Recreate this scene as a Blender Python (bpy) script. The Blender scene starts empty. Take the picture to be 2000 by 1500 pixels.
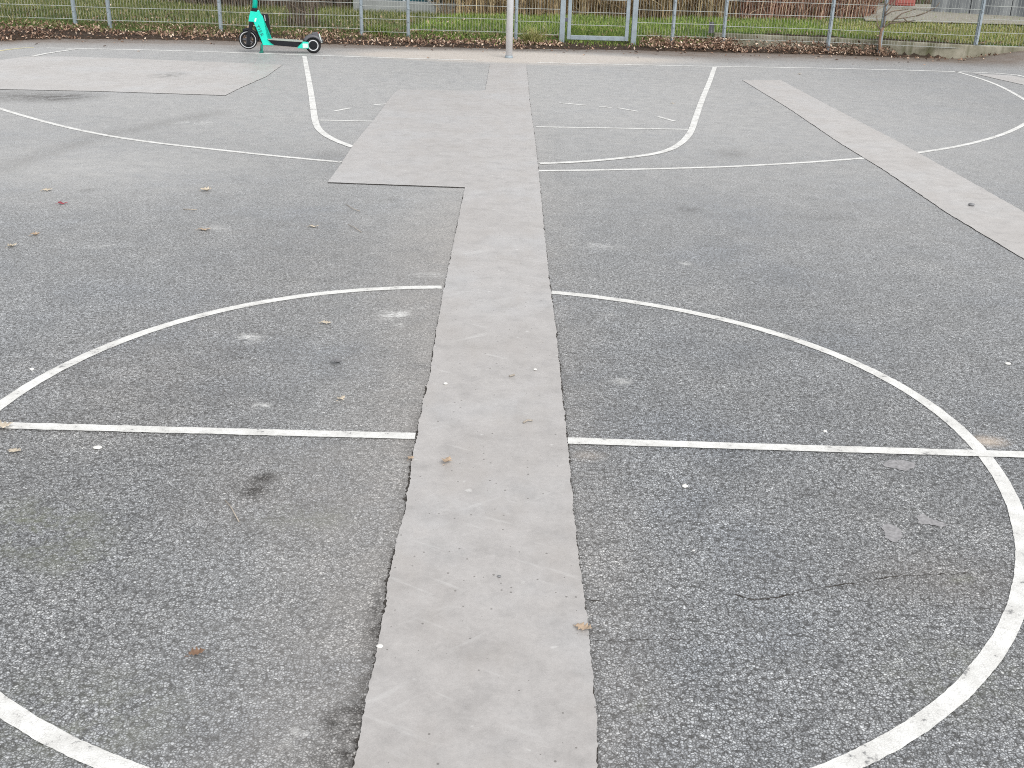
import bpy, bmesh, math, random
import numpy as np
from mathutils import Vector, Matrix, noise as mnoise

random.seed(7)
rng = np.random.default_rng(7)
S = bpy.context.scene
COL = S.collection

# ------------------------------------------------------------------ camera
FPX, PITCH, ROLL, YAW, CAMH = 2066.36, 0.39990, 0.030177, 0.003979, 1.63763
def cam_axes():
    cp, sp, cy, sy = math.cos(PITCH), math.sin(PITCH), math.cos(YAW), math.sin(YAW)
    F = Vector((sy*cp, cy*cp, -sp)); R0 = Vector((cy, -sy, 0)); U0 = R0.cross(F)
    R = R0*math.cos(ROLL) + U0*math.sin(ROLL)
    return F, R, R.cross(F)
CF, CR, CU = cam_axes()
def at(px, py, z=0.0):
    """survey point: where the sight line of photo pixel (px, py) meets the level z"""
    d = CF + CR*((px-1000)/FPX) - CU*((py-750)/FPX)
    t = (z-CAMH)/d.z
    return Vector((d.x*t, d.y*t, z))
cd = bpy.data.cameras.new('camera'); cam = bpy.data.objects.new('camera', cd); COL.objects.link(cam)
m = Matrix((CR, CU, -CF)).transposed().to_4x4(); m.translation = (0, 0, CAMH)
cam.matrix_world = m
cd.sensor_width = 36; cd.sensor_fit = 'HORIZONTAL'; cd.lens = 36*FPX/2000; cd.clip_start = .05; cd.clip_end = 600
S.camera = cam

# ------------------------------------------------------------------ helpers
def tag(o, label=None, cat=None, group=None, kind=None):
    if label: o['label'] = label
    if cat: o['category'] = cat
    if group: o['group'] = group
    if kind: o['kind'] = kind
    return o
def empty(name, loc, rz=0.0):
    o = bpy.data.objects.new(name, None); COL.objects.link(o)
    o.location = loc; o.rotation_euler = (0, 0, rz); o.empty_display_size = .1
    return o
def link(name, me, mat=None, parent=None, smooth=False):
    o = bpy.data.objects.new(name, me); COL.objects.link(o)
    if mat: me.materials.append(mat)
    if parent: o.parent = parent
    if smooth:
        me.polygons.foreach_set('use_smooth', [True]*len(me.polygons))
    return o
def from_bm(name, bm, mat=None, parent=None, smooth=False, bevel=0):
    bmesh.ops.recalc_face_normals(bm, faces=bm.faces)
    me = bpy.data.meshes.new(name); bm.to_mesh(me); bm.free()
    o = link(name, me, mat, parent, smooth)
    if bevel:
        md = o.modifiers.new('bevel', 'BEVEL'); md.width = bevel; md.segments = 2; md.limit_method = 'ANGLE'
    return o
def np_mesh(name, V, Fc, mat=None, parent=None, smooth=False):
    """V (n,3); Fc (m,k) faces all with k corners"""
    V = np.asarray(V, np.float32); Fc = np.asarray(Fc, np.int32)
    me = bpy.data.meshes.new(name)
    me.vertices.add(len(V)); me.vertices.foreach_set('co', V.ravel())
    k = Fc.shape[1]
    me.loops.add(Fc.size); me.loops.foreach_set('vertex_index', Fc.ravel())
    me.polygons.add(len(Fc)); me.polygons.foreach_set('loop_start', np.arange(0, Fc.size, k, dtype=np.int32))
    me.update(calc_edges=True); me.validate()
    return link(name, me, mat, parent, smooth)
def sstep(t): t = np.clip(t, 0, 1); return t*t*(3-2*t)
def box(bm, c, s, rot=None):
    r = bmesh.ops.create_cube(bm, size=1)
    M = Matrix.Translation(c) @ (rot.to_4x4() if rot else Matrix()) @ Matrix.Diagonal((*s, 1))
    bmesh.ops.transform(bm, matrix=M, verts=r['verts']); return r['verts']
def tube(bm, pts, rad, n=6, cap=True):
    """tapered tube along pts"""
    pts = [Vector(p) for p in pts]
    if not hasattr(rad, '__len__'): rad = [rad]*len(pts)
    rings = []
    for i, p in enumerate(pts):
        d = (pts[min(i+1, len(pts)-1)] - pts[max(i-1, 0)]).normalized()
        a = d.orthogonal().normalized() if i == 0 else (a - d*a.dot(d)).normalized()
        b = d.cross(a)
        rings.append([bm.verts.new(p + (a*math.cos(2*math.pi*k/n) + b*math.sin(2*math.pi*k/n))*rad[i]) for k in range(n)])
    for r0, r1 in zip(rings, rings[1:]):
        for k in range(n):
            bm.faces.new((r0[k], r0[(k+1) % n], r1[(k+1) % n], r1[k]))
    if cap:
        bm.faces.new(rings[0][::-1]); bm.faces.new(rings[-1])
def lathe_y(bm, prof, cx, cz, n=40, cy=0.0):
    """closed profile [(r, y)] turned about the y axis through (cx, cz)"""
    rings = []
    for k in range(n):
        a = 2*math.pi*k/n
        rings.append([bm.verts.new((cx + r*math.cos(a), cy + y, cz + r*math.sin(a))) for r, y in prof])
    for k in range(n):
        A, B = rings[k], rings[(k+1) % n]
        for i in range(len(prof)):
            j = (i+1) % len(prof)
            bm.faces.new((A[i], A[j], B[j], B[i]))
def extrude_xz(bm, poly, y0, y1):
    a = [bm.verts.new((x, y0, z)) for x, z in poly]; b = [bm.verts.new((x, y1, z)) for x, z in poly]
    f0 = bm.faces.new(a); f1 = bm.faces.new(b[::-1]); n = len(poly)
    for i in range(n):
        bm.faces.new((a[i], b[i], b[(i+1) % n], a[(i+1) % n]))
    bmesh.ops.triangulate(bm, faces=[f0, f1])

# ------------------------------------------------------------------ materials
class NT:
    def __init__(s, name):
        s.m = bpy.data.materials.new(name); s.m.use_nodes = True
        s.t = s.m.node_tree; s.n = s.t.nodes; s.bsdf = s.n['Principled BSDF']
    def add(s, typ, **kw):
        nd = s.n.new(typ)
        for k, v in kw.items():
            if k.startswith('in_'):
                key = k[3:]; key = int(key) if key.isdigit() else key.replace('_', ' ')
                s.put(nd.inputs[key], v)
            else: setattr(nd, k, v)
        return nd
    def put(s, sock, v):
        if isinstance(v, bpy.types.NodeSocket): s.t.links.new(v, sock)
        else: sock.default_value = v
    def math(s, op, a, b=0.0, clamp=False):
        nd = s.n.new('ShaderNodeMath'); nd.operation = op; nd.use_clamp = clamp
        s.put(nd.inputs[0], a); s.put(nd.inputs[1], b); return nd.outputs[0]
    def ramp(s, fac, stops, interp='LINEAR'):
        nd = s.n.new('ShaderNodeValToRGB'); cr = nd.color_ramp; cr.interpolation = interp
        while len(cr.elements) < len(stops): cr.elements.new(.5)
        for e, (p, c) in zip(cr.elements, stops):
            e.position = p; e.color = (c, c, c, 1) if not hasattr(c, '__len__') else (*c, 1)
        s.put(nd.inputs[0], fac); return nd.outputs[0]
    def mix(s, fac, a, b, mode='MIX'):
        nd = s.n.new('ShaderNodeMix'); nd.data_type = 'RGBA'; nd.blend_type = mode
        s.put(nd.inputs[0], fac)
        for i, v in ((6, a), (7, b)):
            if not isinstance(v, bpy.types.NodeSocket):
                v = (v, v, v, 1) if not hasattr(v, '__len__') else (*v, 1)
            s.put(nd.inputs[i], v)
        return nd.outputs[2]
    def coord(s, out='Object', scale=None, rot=None):
        c = s.n.new('ShaderNodeTexCoord').outputs[out]
        if scale or rot:
            mp = s.n.new('ShaderNodeMapping')
            if scale: mp.inputs['Scale'].default_value = scale
            s.t.links.new(c, mp.inputs[0])
            if rot:
                m0 = s.n.new('ShaderNodeMapping'); m0.inputs['Rotation'].default_value = rot
                s.t.links.new(c, m0.inputs[0]); s.t.links.new(m0.outputs[0], mp.inputs[0])
            c = mp.outputs[0]
        return c
    def noise(s, co, scale, detail=3, rough=.55):
        return s.add('ShaderNodeTexNoise', in_Vector=co, in_Scale=scale, in_Detail=detail, in_Roughness=rough).outputs[0]
    def voro(s, co, scale, feature='F1', rnd=1.0):
        return s.add('ShaderNodeTexVoronoi', feature=feature, in_Vector=co, in_Scale=scale, in_Randomness=rnd)
    def bump(s, h, strength, dist, normal=None):
        nd = s.add('ShaderNodeBump', in_Height=h, in_Strength=strength, in_Distance=dist)
        if normal: s.t.links.new(normal, nd.inputs['Normal'])
        s.t.links.new(nd.outputs[0], s.bsdf.inputs['Normal']); return nd.outputs[0]
    def fin(s, col, rough=.6, spec=.5, metal=0.0):
        s.put(s.bsdf.inputs['Base Color'], col if isinstance(col, bpy.types.NodeSocket) else (*col, 1))
        s.put(s.bsdf.inputs['Roughness'], rough); s.bsdf.inputs['Specular IOR Level'].default_value = spec
        s.put(s.bsdf.inputs['Metallic'], metal); return s.m

def aggregate(t):
    """the stone and gap pattern shared by the asphalt and the paint on it"""
    co = t.coord()
    w = t.add('ShaderNodeTexNoise', in_Vector=co, in_Scale=70.0, in_Detail=1.0).outputs[1]
    wob = t.add('ShaderNodeVectorMath', operation='MULTIPLY_ADD', in_0=w, in_1=(.006, .006, .006), in_2=co).outputs[0]
    cell = t.voro(wob, 132.0); edge = t.voro(wob, 132.0, 'DISTANCE_TO_EDGE')
    rnd = t.add('ShaderNodeSeparateColor', in_0=cell.outputs['Color']).outputs[0]
    return co, rnd, edge.outputs['Distance']
def asphalt():
    t = NT('weathered_asphalt'); co, rnd, ed = aggregate(t)
    A = lambda n: t.add('ShaderNodeAttribute', attribute_name=n).outputs['Fac']
    stone = t.ramp(rnd, [(0, (.24, .244, .25)), (.3, (.345, .35, .357)), (.72, (.45, .454, .459)), (.93, (.52, .52, .518)), (1, (.68, .68, .67))])
    gap = t.ramp(ed, [(0, .16), (.09, .45), (.24, 1)])
    # deeper crevices where the binder has worn out between the chips
    n45 = t.noise(co, 62.0, 3, .65)
    cw = t.add('ShaderNodeVectorMath', operation='MULTIPLY_ADD', in_0=t.add('ShaderNodeTexNoise', in_Vector=co, in_Scale=40.0, in_Detail=2.0).outputs[1], in_1=(.012, .012, .012), in_2=co).outputs[0]
    ce = t.voro(cw, 64.0, 'DISTANCE_TO_EDGE').outputs['Distance']
    crev = t.ramp(t.math('ADD', ce, t.math('MULTIPLY', t.math('SUBTRACT', n45, .44), .95)), [(0, .11), (.10, .37), (.19, 1)])
    c = t.mix(1.0, t.mix(1.0, t.mix(1.0, stone, (.965, 1.0, 1.035), 'MULTIPLY'), gap, 'MULTIPLY'), crev, 'MULTIPLY')
    c = t.mix(1.0, c, t.ramp(t.noise(co, 15.0, 4, .7), [(.3, .80), (.7, 1.17)]), 'MULTIPLY')
    big = t.ramp(t.noise(co, .55, 4, .6), [(.3, .80), (.5, 1), (.72, 1.17)])
    mid = t.ramp(t.noise(co, 4.5, 4, .65), [(.3, .80), (.7, 1.16)])
    c = t.mix(1.0, t.mix(1.0, c, big, 'MULTIPLY'), mid, 'MULTIPLY')
    vw = t.add('ShaderNodeVectorMath', operation='MULTIPLY_ADD', in_0=t.add('ShaderNodeTexNoise', in_Vector=co, in_Scale=9.0, in_Detail=5.0, in_Roughness=.7).outputs[1], in_1=(.22, .22, .22), in_2=co).outputs[0]
    vein = t.ramp(t.voro(vw, 1.7, 'DISTANCE_TO_EDGE').outputs['Distance'], [(0, 1), (.011, 0)])
    vein = t.math('MULTIPLY', vein, t.ramp(t.noise(co, .9, 3), [(.5, 0), (.62, .75)]))
    c = t.mix(vein, c, t.mix(1.0, c, .36, 'MULTIPLY'))
    hue = t.noise(co, 1.1, 3)
    c = t.mix(t.ramp(hue, [(.42, 0), (.7, .55)]), c, t.mix(1.0, c, (1.05, 1.0, .93), 'MULTIPLY'))
    c = t.mix(t.ramp(hue, [(.3, .6), (.45, 0)]), c, t.mix(1.0, c, (.93, .985, 1.07), 'MULTIPLY'))
    n6 = t.noise(co, 7.0, 5, .7); n30 = t.noise(co, 38.0, 3, .7)
    brown = t.math('MULTIPLY', A('brown'), t.ramp(n6, [(.25, .55), (.6, 1)]), True)
    c = t.mix(brown, c, t.mix(1.0, t.mix(.22, c, (.25, .215, .185)), (1.03, .94, .85), 'MULTIPLY'))
    dirt = t.math('MULTIPLY', A('dirt'), t.ramp(t.noise(co, 3.5, 5, .7), [(.25, .55), (.6, 1)]), True)
    moss = t.math('MULTIPLY', A('moss'), t.ramp(t.math('MULTIPLY', n6, t.math('ADD', n30, .5)), [(.42, 0), (.62, 1)]), True)
    c = t.mix(moss, c, (.085, .095, .045))
    dust = t.math('MULTIPLY', A('dust'), t.ramp(n6, [(.3, .55), (.65, 1)]), True)
    c = t.mix(dust, c, (.67, .54, .415))
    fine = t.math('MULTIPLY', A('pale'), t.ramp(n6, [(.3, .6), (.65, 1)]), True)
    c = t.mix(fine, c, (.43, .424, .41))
    dark = t.math('MULTIPLY', A('dark'), t.ramp(t.math('ADD', t.math('MULTIPLY', n6, .6), t.math('MULTIPLY', n30, .4)), [(.40, .05), (.53, 1)]), True)
    dark = t.math('MULTIPLY', dark, t.ramp(ed, [(.05, 1), (.32, .62)]))
    c = t.mix(dark, c, t.mix(1.0, c, (.16, .145, .13), 'MULTIPLY'))
    scuff = t.math('MULTIPLY', A('scuff'), t.ramp(t.math('ADD', t.math('MULTIPLY', n6, .5), t.math('MULTIPLY', n30, .5)), [(.47, 0), (.58, 1)]), True)
    c = t.mix(scuff, c, (.66, .66, .64))
    c = t.mix(dirt, c, t.mix(n30, (.085, .062, .048), (.21, .165, .13)))
    # old gum and bird droppings
    gco = t.add('ShaderNodeVectorMath', operation='MULTIPLY_ADD', in_0=t.add('ShaderNodeTexNoise', in_Vector=co, in_Scale=30.0).outputs[1], in_1=(.02, .02, .02), in_2=co).outputs[0]
    for sc, lo, colr in ((2.3, .74, (.60, .595, .57)), (3.7, .80, (.09, .085, .08)), (6.5, .76, (.66, .65, .62))):
        v = t.voro(gco, sc); r = t.add('ShaderNodeSeparateColor', in_0=v.outputs['Color']).outputs[0]
        rad = t.math('MULTIPLY', t.math('MAXIMUM', t.math('SUBTRACT', r, lo), 0), .12)
        hit = t.ramp(t.math('SUBTRACT', rad, v.outputs['Distance']), [(0, 0), (.006, .85)])
        c = t.mix(hit, c, colr)
    h = t.math('ADD', t.ramp(ed, [(0, 0), (.3, .9), (.6, 1)]), t.math('MULTIPLY', rnd, .45))
    h = t.math('MULTIPLY', h, t.ramp(t.math('MAXIMUM', A('dust'), A('pale')), [(0, 1), (.9, .45)]))
    t.bump(h, .55, .003)
    return t.fin(c, t.ramp(n6, [(.3, .48), (.7, .62)]), .5)
def paint():
    t = NT('worn_white_paint'); co, rnd, ed = aggregate(t)
    n = t.noise(co, 9.0, 4, .7); n2 = t.noise(co, 55.0, 3, .7)
    c = t.mix(t.ramp(n, [(.38, 0), (.62, .95)]), (.74, .74, .715), (.56, .555, .53))
    pit = t.math('MULTIPLY', t.ramp(ed, [(0, 1), (.10, 0)]), t.ramp(n2, [(.42, 0), (.62, .7)]))
    c = t.mix(pit, c, (.34, .33, .315))
    chip = t.ramp(t.math('ADD', t.math('MULTIPLY', n, .55), t.math('MULTIPLY', n2, .45)), [(.585, 0), (.63, .9)])
    c = t.mix(chip, c, (.20, .20, .20))
    t.bump(t.math('ADD', t.ramp(ed, [(0, 0), (.3, 1)]), t.math('MULTIPLY', rnd, .4)), .22, .002)
    return t.fin(c, .62, .4)
def concrete():
    t = NT('grey_patch_concrete'); co = t.coord()
    n1 = t.noise(co, 1.3, 5, .6); n2 = t.noise(co, 9.0, 5, .65); n3 = t.noise(co, 260.0, 2, .6)
    c = t.ramp(n1, [(.28, (.365, .347, .33)), (.5, (.398, .382, .367)), (.72, (.405, .4, .395))])
    c = t.mix(1.0, c, t.ramp(n2, [(.25, .82), (.5, 1), (.75, 1.10)]), 'MULTIPLY')
    c = t.mix(1.0, c, t.ramp(t.math('ADD', t.math('MULTIPLY', n3, .5), t.math('MULTIPLY', t.noise(co, 60.0, 4, .7), .5)), [(.3, .86), (.7, 1.12)]), 'MULTIPLY')
    c = t.mix(1.0, c, t.ramp(t.add('ShaderNodeObjectInfo').outputs['Random'], [(0, (.96, .96, .965)), (1, (1.05, 1.045, 1.035))]), 'MULTIPLY')
    for ang, sc, k in ((.5, 3.2, .42), (-.65, 2.6, .36), (.15, 4.0, .12)):      # trowel and wheel scuffs
        s = t.noise(t.coord('Object', (1.0, 7.0, 1.0), (0, 0, ang)), sc, 3, .6)
        c = t.mix(t.math('MULTIPLY', t.ramp(s, [(.635, 0), (.76, 1)]), k), c, (.56, .555, .54))
    s = t.noise(t.coord('Object', (2.0, 1.0, 1.0)), 2.2, 4, .6)
    c = t.mix(t.ramp(s, [(.5, 0), (.75, .5)]), c, (.34, .315, .29))
    wp = at(330, 147)
    dv = t.add('ShaderNodeVectorMath', operation='SUBTRACT', in_0=co, in_1=(wp.x, wp.y, 0)).outputs[0]
    dv = t.add('ShaderNodeVectorMath', operation='MULTIPLY', in_0=dv, in_1=(3.6, 2.6, 0)).outputs[0]
    dl = t.add('ShaderNodeVectorMath', operation='LENGTH', in_0=dv).outputs['Value']
    wear = t.math('MULTIPLY', t.ramp(dl, [(.35, .8), (1, 0)]), t.ramp(t.noise(co, 11.0, 4, .7), [(.42, 0), (.58, 1)]))
    c = t.mix(wear, c, (.16, .155, .145))
    pits = t.voro(co, 40.0); r = t.add('ShaderNodeSeparateColor', in_0=pits.outputs['Color']).outputs[0]
    rad = t.math('MULTIPLY', t.math('MAXIMUM', t.math('SUBTRACT', r, .45), 0), .30)
    pit = t.ramp(t.math('SUBTRACT', rad, pits.outputs['Distance']), [(0, 0), (.015, .72)])
    c = t.mix(pit, c, (.13, .12, .11))
    lt = t.voro(t.add('ShaderNodeVectorMath', operation='MULTIPLY_ADD', in_0=t.add('ShaderNodeTexNoise', in_Vector=co, in_Scale=25.0, in_Detail=3.0).outputs[1], in_1=(.05, .05, .05), in_2=co).outputs[0], 14.0); r2 = t.add('ShaderNodeSeparateColor', in_0=lt.outputs['Color']).outputs[1]
    hit = t.ramp(t.math('SUBTRACT', t.math('MULTIPLY', t.math('MAXIMUM', t.math('SUBTRACT', r2, .6), 0), .45), lt.outputs['Distance']), [(0, 0), (.08, .5)])
    c = t.mix(hit, c, (.60, .595, .575))
    gum = t.voro(co, 1.9); r3 = t.add('ShaderNodeSeparateColor', in_0=gum.outputs['Color']).outputs[2]
    hit = t.ramp(t.math('SUBTRACT', t.math('MULTIPLY', t.math('MAXIMUM', t.math('SUBTRACT', r3, .55), 0), .05), gum.outputs['Distance']), [(0, 0), (.005, .8)])
    c = t.mix(hit, c, (.24, .23, .22))
    t.bump(t.math('ADD', t.math('MULTIPLY', n3, .12), t.math('SUBTRACT', n2, pit)), .3, .002)
    return t.fin(c, .46, .5)
def flat(name, col, rough=.6, spec=.5, metal=0.0, var=.12, scale=12.0):
    t = NT(name); n = t.noise(t.coord(), scale, 4, .6)
    lo = tuple(x*(1-var) for x in col); hi = tuple(min(1, x*(1+var)) for x in col)
    return t.fin(t.ramp(n, [(.3, lo), (.7, hi)]), rough, spec, metal)
def island(name, stops, rough=.7, trans=0.0, spec=.25):
    t = NT(name); g = t.add('ShaderNodeNewGeometry').outputs['Random Per Island']
    c = t.ramp(g, stops)
    c = t.mix(1.0, c, t.ramp(t.noise(t.coord(), .9, 3), [(.3, .78), (.7, 1.2)]), 'MULTIPLY')
    t.fin(c, rough, spec)
    return t.m

M_ASPH, M_PAINT, M_CONC = asphalt(), paint(), concrete()
M_YELLOW = flat('faded_yellow_paint', (.55, .50, .30), .7)
M_SOIL = flat('dark_joint_soil', (.05, .045, .04), .9, .2, 0, .5, 60)
M_GALV = flat('galvanised_steel', (.25, .295, .325), .5, .5, 0, .16, 9)
M_POLE = flat('pale_galvanised_steel', (.62, .625, .64), .45, .5, 0, .08, 7)
M_WIRE = flat('galvanised_wire', (.36, .38, .355), .5, .5, 0, .15)
M_TEAL = flat('turquoise_plastic', (.0, .60, .45), .35, .5, 0, .06, 4)
M_TEALD = flat('turquoise_dull_plastic', (.008, .16, .12), .5, .5, 0, .1, 4)
M_INK = flat('dark_teal_ink', (.005, .13, .12), .5)
M_BLACK = flat('black_plastic', (.012, .013, .016), .5, .2, 0, .2)
M_DGREY = flat('dark_grey_plastic', (.085, .085, .095), .5, .5, 0, .15)
M_TYRE = flat('black_rubber', (.012, .012, .013), .75, .4, 0, .3, 30)
M_RIM = flat('grey_rim_ring', (.55, .56, .57), .4, .5, .1)
M_STICK = flat('pale_sticker', (.62, .70, .66), .5, .5, 0, .12, 25)
M_GRIP = flat('deck_grip_edge', (.30, .33, .29), .7)

def ground_mat():
    t = NT('soil_and_turf'); co = t.coord()
    n = t.noise(co, 1.2, 5, .65); n2 = t.noise(co, 22.0, 4, .7)
    grass = t.ramp(n2, [(.3, (.03, .055, .012)), (.7, (.10, .15, .035))])
    soil = t.ramp(n2, [(.3, (.02, .014, .010)), (.7, (.072, .05, .036))])
    a = t.add('ShaderNodeAttribute', attribute_name='turf').outputs['Fac']
    k = t.ramp(t.math('ADD', a, t.math('MULTIPLY', t.math('SUBTRACT', n, .5), .8)), [(.35, 0), (.6, 1)])
    t.bump(n2, .8, .03)
    return t.fin(t.mix(k, soil, grass), .9, .2)
M_GROUND = ground_mat()
M_GRASS = island('grass_blades', [(0, (.07, .12, .018)), (.35, (.135, .215, .03)), (.72, (.22, .31, .06)), (.9, (.31, .32, .115)), (1, (.45, .40, .23))])
M_OLIVE = island('olive_grass_blades', [(0, (.05, .065, .02)), (.35, (.10, .125, .035)), (.65, (.16, .18, .055)), (.85, (.26, .24, .11)), (1, (.40, .34, .21))])
M_GRASSY = island('yellowed_grass', [(0, (.13, .15, .04)), (.5, (.28, .28, .10)), (1, (.44, .39, .19))])
M_LITTER = island('brown_leaf_litter', [(0, (.06, .034, .022)), (.3, (.17, .10, .068)), (.6, (.31, .20, .14)), (.85, (.47, .34, .25)), (1, (.66, .54, .43))])
M_REED = island('dry_reed', [(0, (.13, .085, .05)), (.4, (.30, .21, .115)), (.75, (.48, .36, .20)), (1, (.64, .53, .32))])
M_REEDR = island('dry_russet_reed', [(0, (.13, .07, .05)), (.4, (.28, .155, .115)), (.75, (.42, .26, .185)), (1, (.58, .44, .29))])
M_BARK = flat('grey_brown_bark', (.16, .125, .095), .85, .2, 0, .3, 40)
M_BARKP = flat('pale_brown_bark', (.21, .14, .095), .85, .2, 0, .3, 30)
def wall_mat():
    t = NT('mossy_kerb_concrete'); co = t.coord()
    n = t.noise(co, 3.0, 5, .65); dr = t.noise(t.coord('Object', (9.0, 9.0, .7)), 1.0, 4, .6)
    c = t.ramp(n, [(.3, (.13, .125, .08)), (.62, (.33, .31, .245))])
    c = t.mix(t.ramp(dr, [(.5, 0), (.66, .75)]), c, (.10, .10, .05))
    t.bump(n, .4, .01); return t.fin(c, .85, .3)
M_KERB = wall_mat()

# ------------------------------------------------------------------ world, sun
EL, AZ = math.radians(48), math.radians(150)
w = bpy.data.worlds.new('World'); S.world = w; w.use_nodes = True
nt = w.node_tree; bg = nt.nodes['Background']
sky = nt.nodes.new('ShaderNodeTexSky'); sky.sky_type = 'NISHITA'; sky.sun_disc = False
sky.sun_elevation = EL; sky.sun_rotation = AZ; sky.air_density = 1.0; sky.dust_density = 1.2; sky.ozone_density = 1.0
hs = nt.nodes.new('ShaderNodeHueSaturation'); hs.inputs['Saturation'].default_value = .10
nt.links.new(sky.outputs[0], hs.inputs['Color']); nt.links.new(hs.outputs[0], bg.inputs[0]); bg.inputs[1].default_value = .13
sd = bpy.data.lights.new('overcast_sun', 'SUN'); sd.energy = 1.1; sd.angle = math.radians(40); sd.color = (1, .975, .945)
so = bpy.data.objects.new('overcast_sun', sd); COL.objects.link(so)
sv = Vector((math.sin(AZ)*math.cos(EL), math.cos(AZ)*math.cos(EL), math.sin(EL)))
so.rotation_euler = sv.to_track_quat('Z', 'Y').to_euler()
S.view_settings.view_transform = 'Standard'; S.view_settings.look = 'None'; S.view_settings.gamma = 1
S.view_settings.exposure = .92
S.cycles.use_denoising = False
S.cycles.max_bounces = 6
S.cycles.filter_width = 1.05

# ------------------------------------------------------------------ ground profile
def curve(pts):
    xs, ys = np.array(pts).T
    return lambda x: np.interp(x, xs, ys)
edge_y = curve([(-40, 16.0), (-9, 16.1), (-7.6, 16.4), (-7.14, 16.92), (-6.4, 17.07), (-4.92, 17.36), (-3.3, 17.38), (-1.7, 17.34), (0, 17.45), (.73, 17.63), (1.97, 17.82), (3.2, 17.88), (4.9, 18.03), (6.1, 17.97), (7.2, 18.0), (40, 18.0)])
wall_y = curve([(3.3, 18.95), (5.2, 18.62), (6.2, 18.36), (7.2, 18.02), (8.6, 17.72), (14, 17.3)])
fence_y = curve([(-12, 18.15), (-7.3, 18.25), (-4.9, 18.35), (2, 18.45), (3.4, 18.5), (5.14, 18.46), (6.03, 18.32), (7.2, 18.06), (8.6, 17.76), (14, 17.35)])
def mound(x, y): return .21*sstep((x-7.0)/1.5)*sstep((y-16.5)/1.2)
def vnoise(x, y, s, seed=0.0):
    """cheap smooth noise for arrays"""
    r = np.random.default_rng(int(seed)+99); out = np.zeros_like(np.asarray(x, float))
    for k in range(7):
        a = r.uniform(0, 2*math.pi); f = s*r.uniform(.6, 1.9); ph = r.uniform(0, 6.3)
        out = out + np.sin((x*np.cos(a) + y*np.sin(a))*f + ph)
    return out/7*1.4
RZ = .24
def terrain(x, y):
    x = np.asarray(x, float); y = np.asarray(y, float)
    e = edge_y(x) + .05*vnoise(x, y, 6, 3)
    t = sstep((y-e+.1)/.25)
    up = .03 + .10*sstep((y-e-.3)/2.2) + .05*sstep((-6.2-x)/1.5)*sstep((y-e)/.6)
    r = sstep((x-2.4)/1.4)
    z = up*(1-r) + RZ*r*sstep((y-wall_y(x)-.03)/.06)*np.where(x > 3.3, 1, sstep((y-19.0)/1.2)) + r*.03*(1 - sstep((y-wall_y(x))/.05))
    z = z + .018*vnoise(x, y, 7, 5)*sstep((y-e)/.4)
    return -.07 + (z+.07)*t

# asphalt sheet ----------------------------------------------------------
def seg(*parts):
    out = []
    for a, b, d in parts: out += list(np.arange(a, b-1e-6, d))
    return np.array(out + [parts[-1][1]])
gx = seg((-30, -9, 1.5), (-9, -2.4, .08), (-2.4, 2.4, .03), (2.4, 9, .08), (9, 30, 1.5))
gy = seg((-12, .9, .6), (.9, 5, .02), (5, 10, .04), (10, 18.1, .08))
X, Y = np.meshgrid(gx, gy); nx, ny = len(gx), len(gy)
Z = mound(X, Y)
V = np.stack([X, Y, Z], -1).reshape(-1, 3)
idx = np.arange(nx*ny).reshape(ny, nx)
Fq = np.stack([idx[:-1, :-1], idx[:-1, 1:], idx[1:, 1:], idx[1:, :-1]], -1).reshape(-1, 4)
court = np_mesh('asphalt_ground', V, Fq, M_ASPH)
tag(court, 'weathered grey asphalt of the ball court with coarse stone chips', kind='structure')
x, y = V[:, 0], V[:, 1]
def blob(px, py, rx, ry, rot=0.0, soft=1.0):
    c = at(px, py); dx, dy = x-c.x, y-c.y; cr, sr = math.cos(rot), math.sin(rot)
    u, v = (dx*cr+dy*sr)/rx, (-dx*sr+dy*cr)/ry
    return np.clip((1-np.sqrt(u*u+v*v))/soft, 0, 1)
def along(pts, width):
    P = [at(*p) for p in pts]; d = np.full(len(x), 9.0)
    for a, b in zip(P, P[1:]):
        L = ((b.x-a.x)**2 + (b.y-a.y)**2)
        k = np.clip(((x-a.x)*(b.x-a.x) + (y-a.y)*(b.y-a.y))/L, 0, 1)
        d = np.minimum(d, np.hypot(x-a.x-k*(b.x-a.x), y-a.y-k*(b.y-a.y)))
    return np.clip(1-d/width, 0, 1)
E_ = edge_y(x)
LEFT = [(650, 1560), (688, 1500), (697, 1470), (712, 1400), (722, 1345), (745, 1230), (765, 1100), (790, 1000), (808, 880), (822, 810), (838, 740), (852, 650), (868, 560), (885, 480), (897, 420), (908, 367)]
RIGHT = [(1028, 125), (1035, 200), (1046, 280), (1053, 345), (1062, 440), (1072, 540), (1085, 640), (1095, 740), (1102, 800), (1110, 880), (1120, 1000), (1135, 1120), (1148, 1230), (1158, 1330), (1166, 1430), (1168, 1500), (1172, 1560)]
att = {}
att['brown'] = np.clip(.75*along(LEFT, .42) + .35*along(RIGHT, .28) + .95*sstep((y-E_+1.1)/.9) + .5*blob(520, 960, .4, .45) + .5*blob(1850, 1130, .35, .2) + .95*mound(x, y)/.2 + .6*blob(1985, 125, 1.2, .7) + .35*blob(330, 720, .8, 1.2) + .3*blob(700, 500, 1.2, 1.5), 0, 1)
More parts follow.
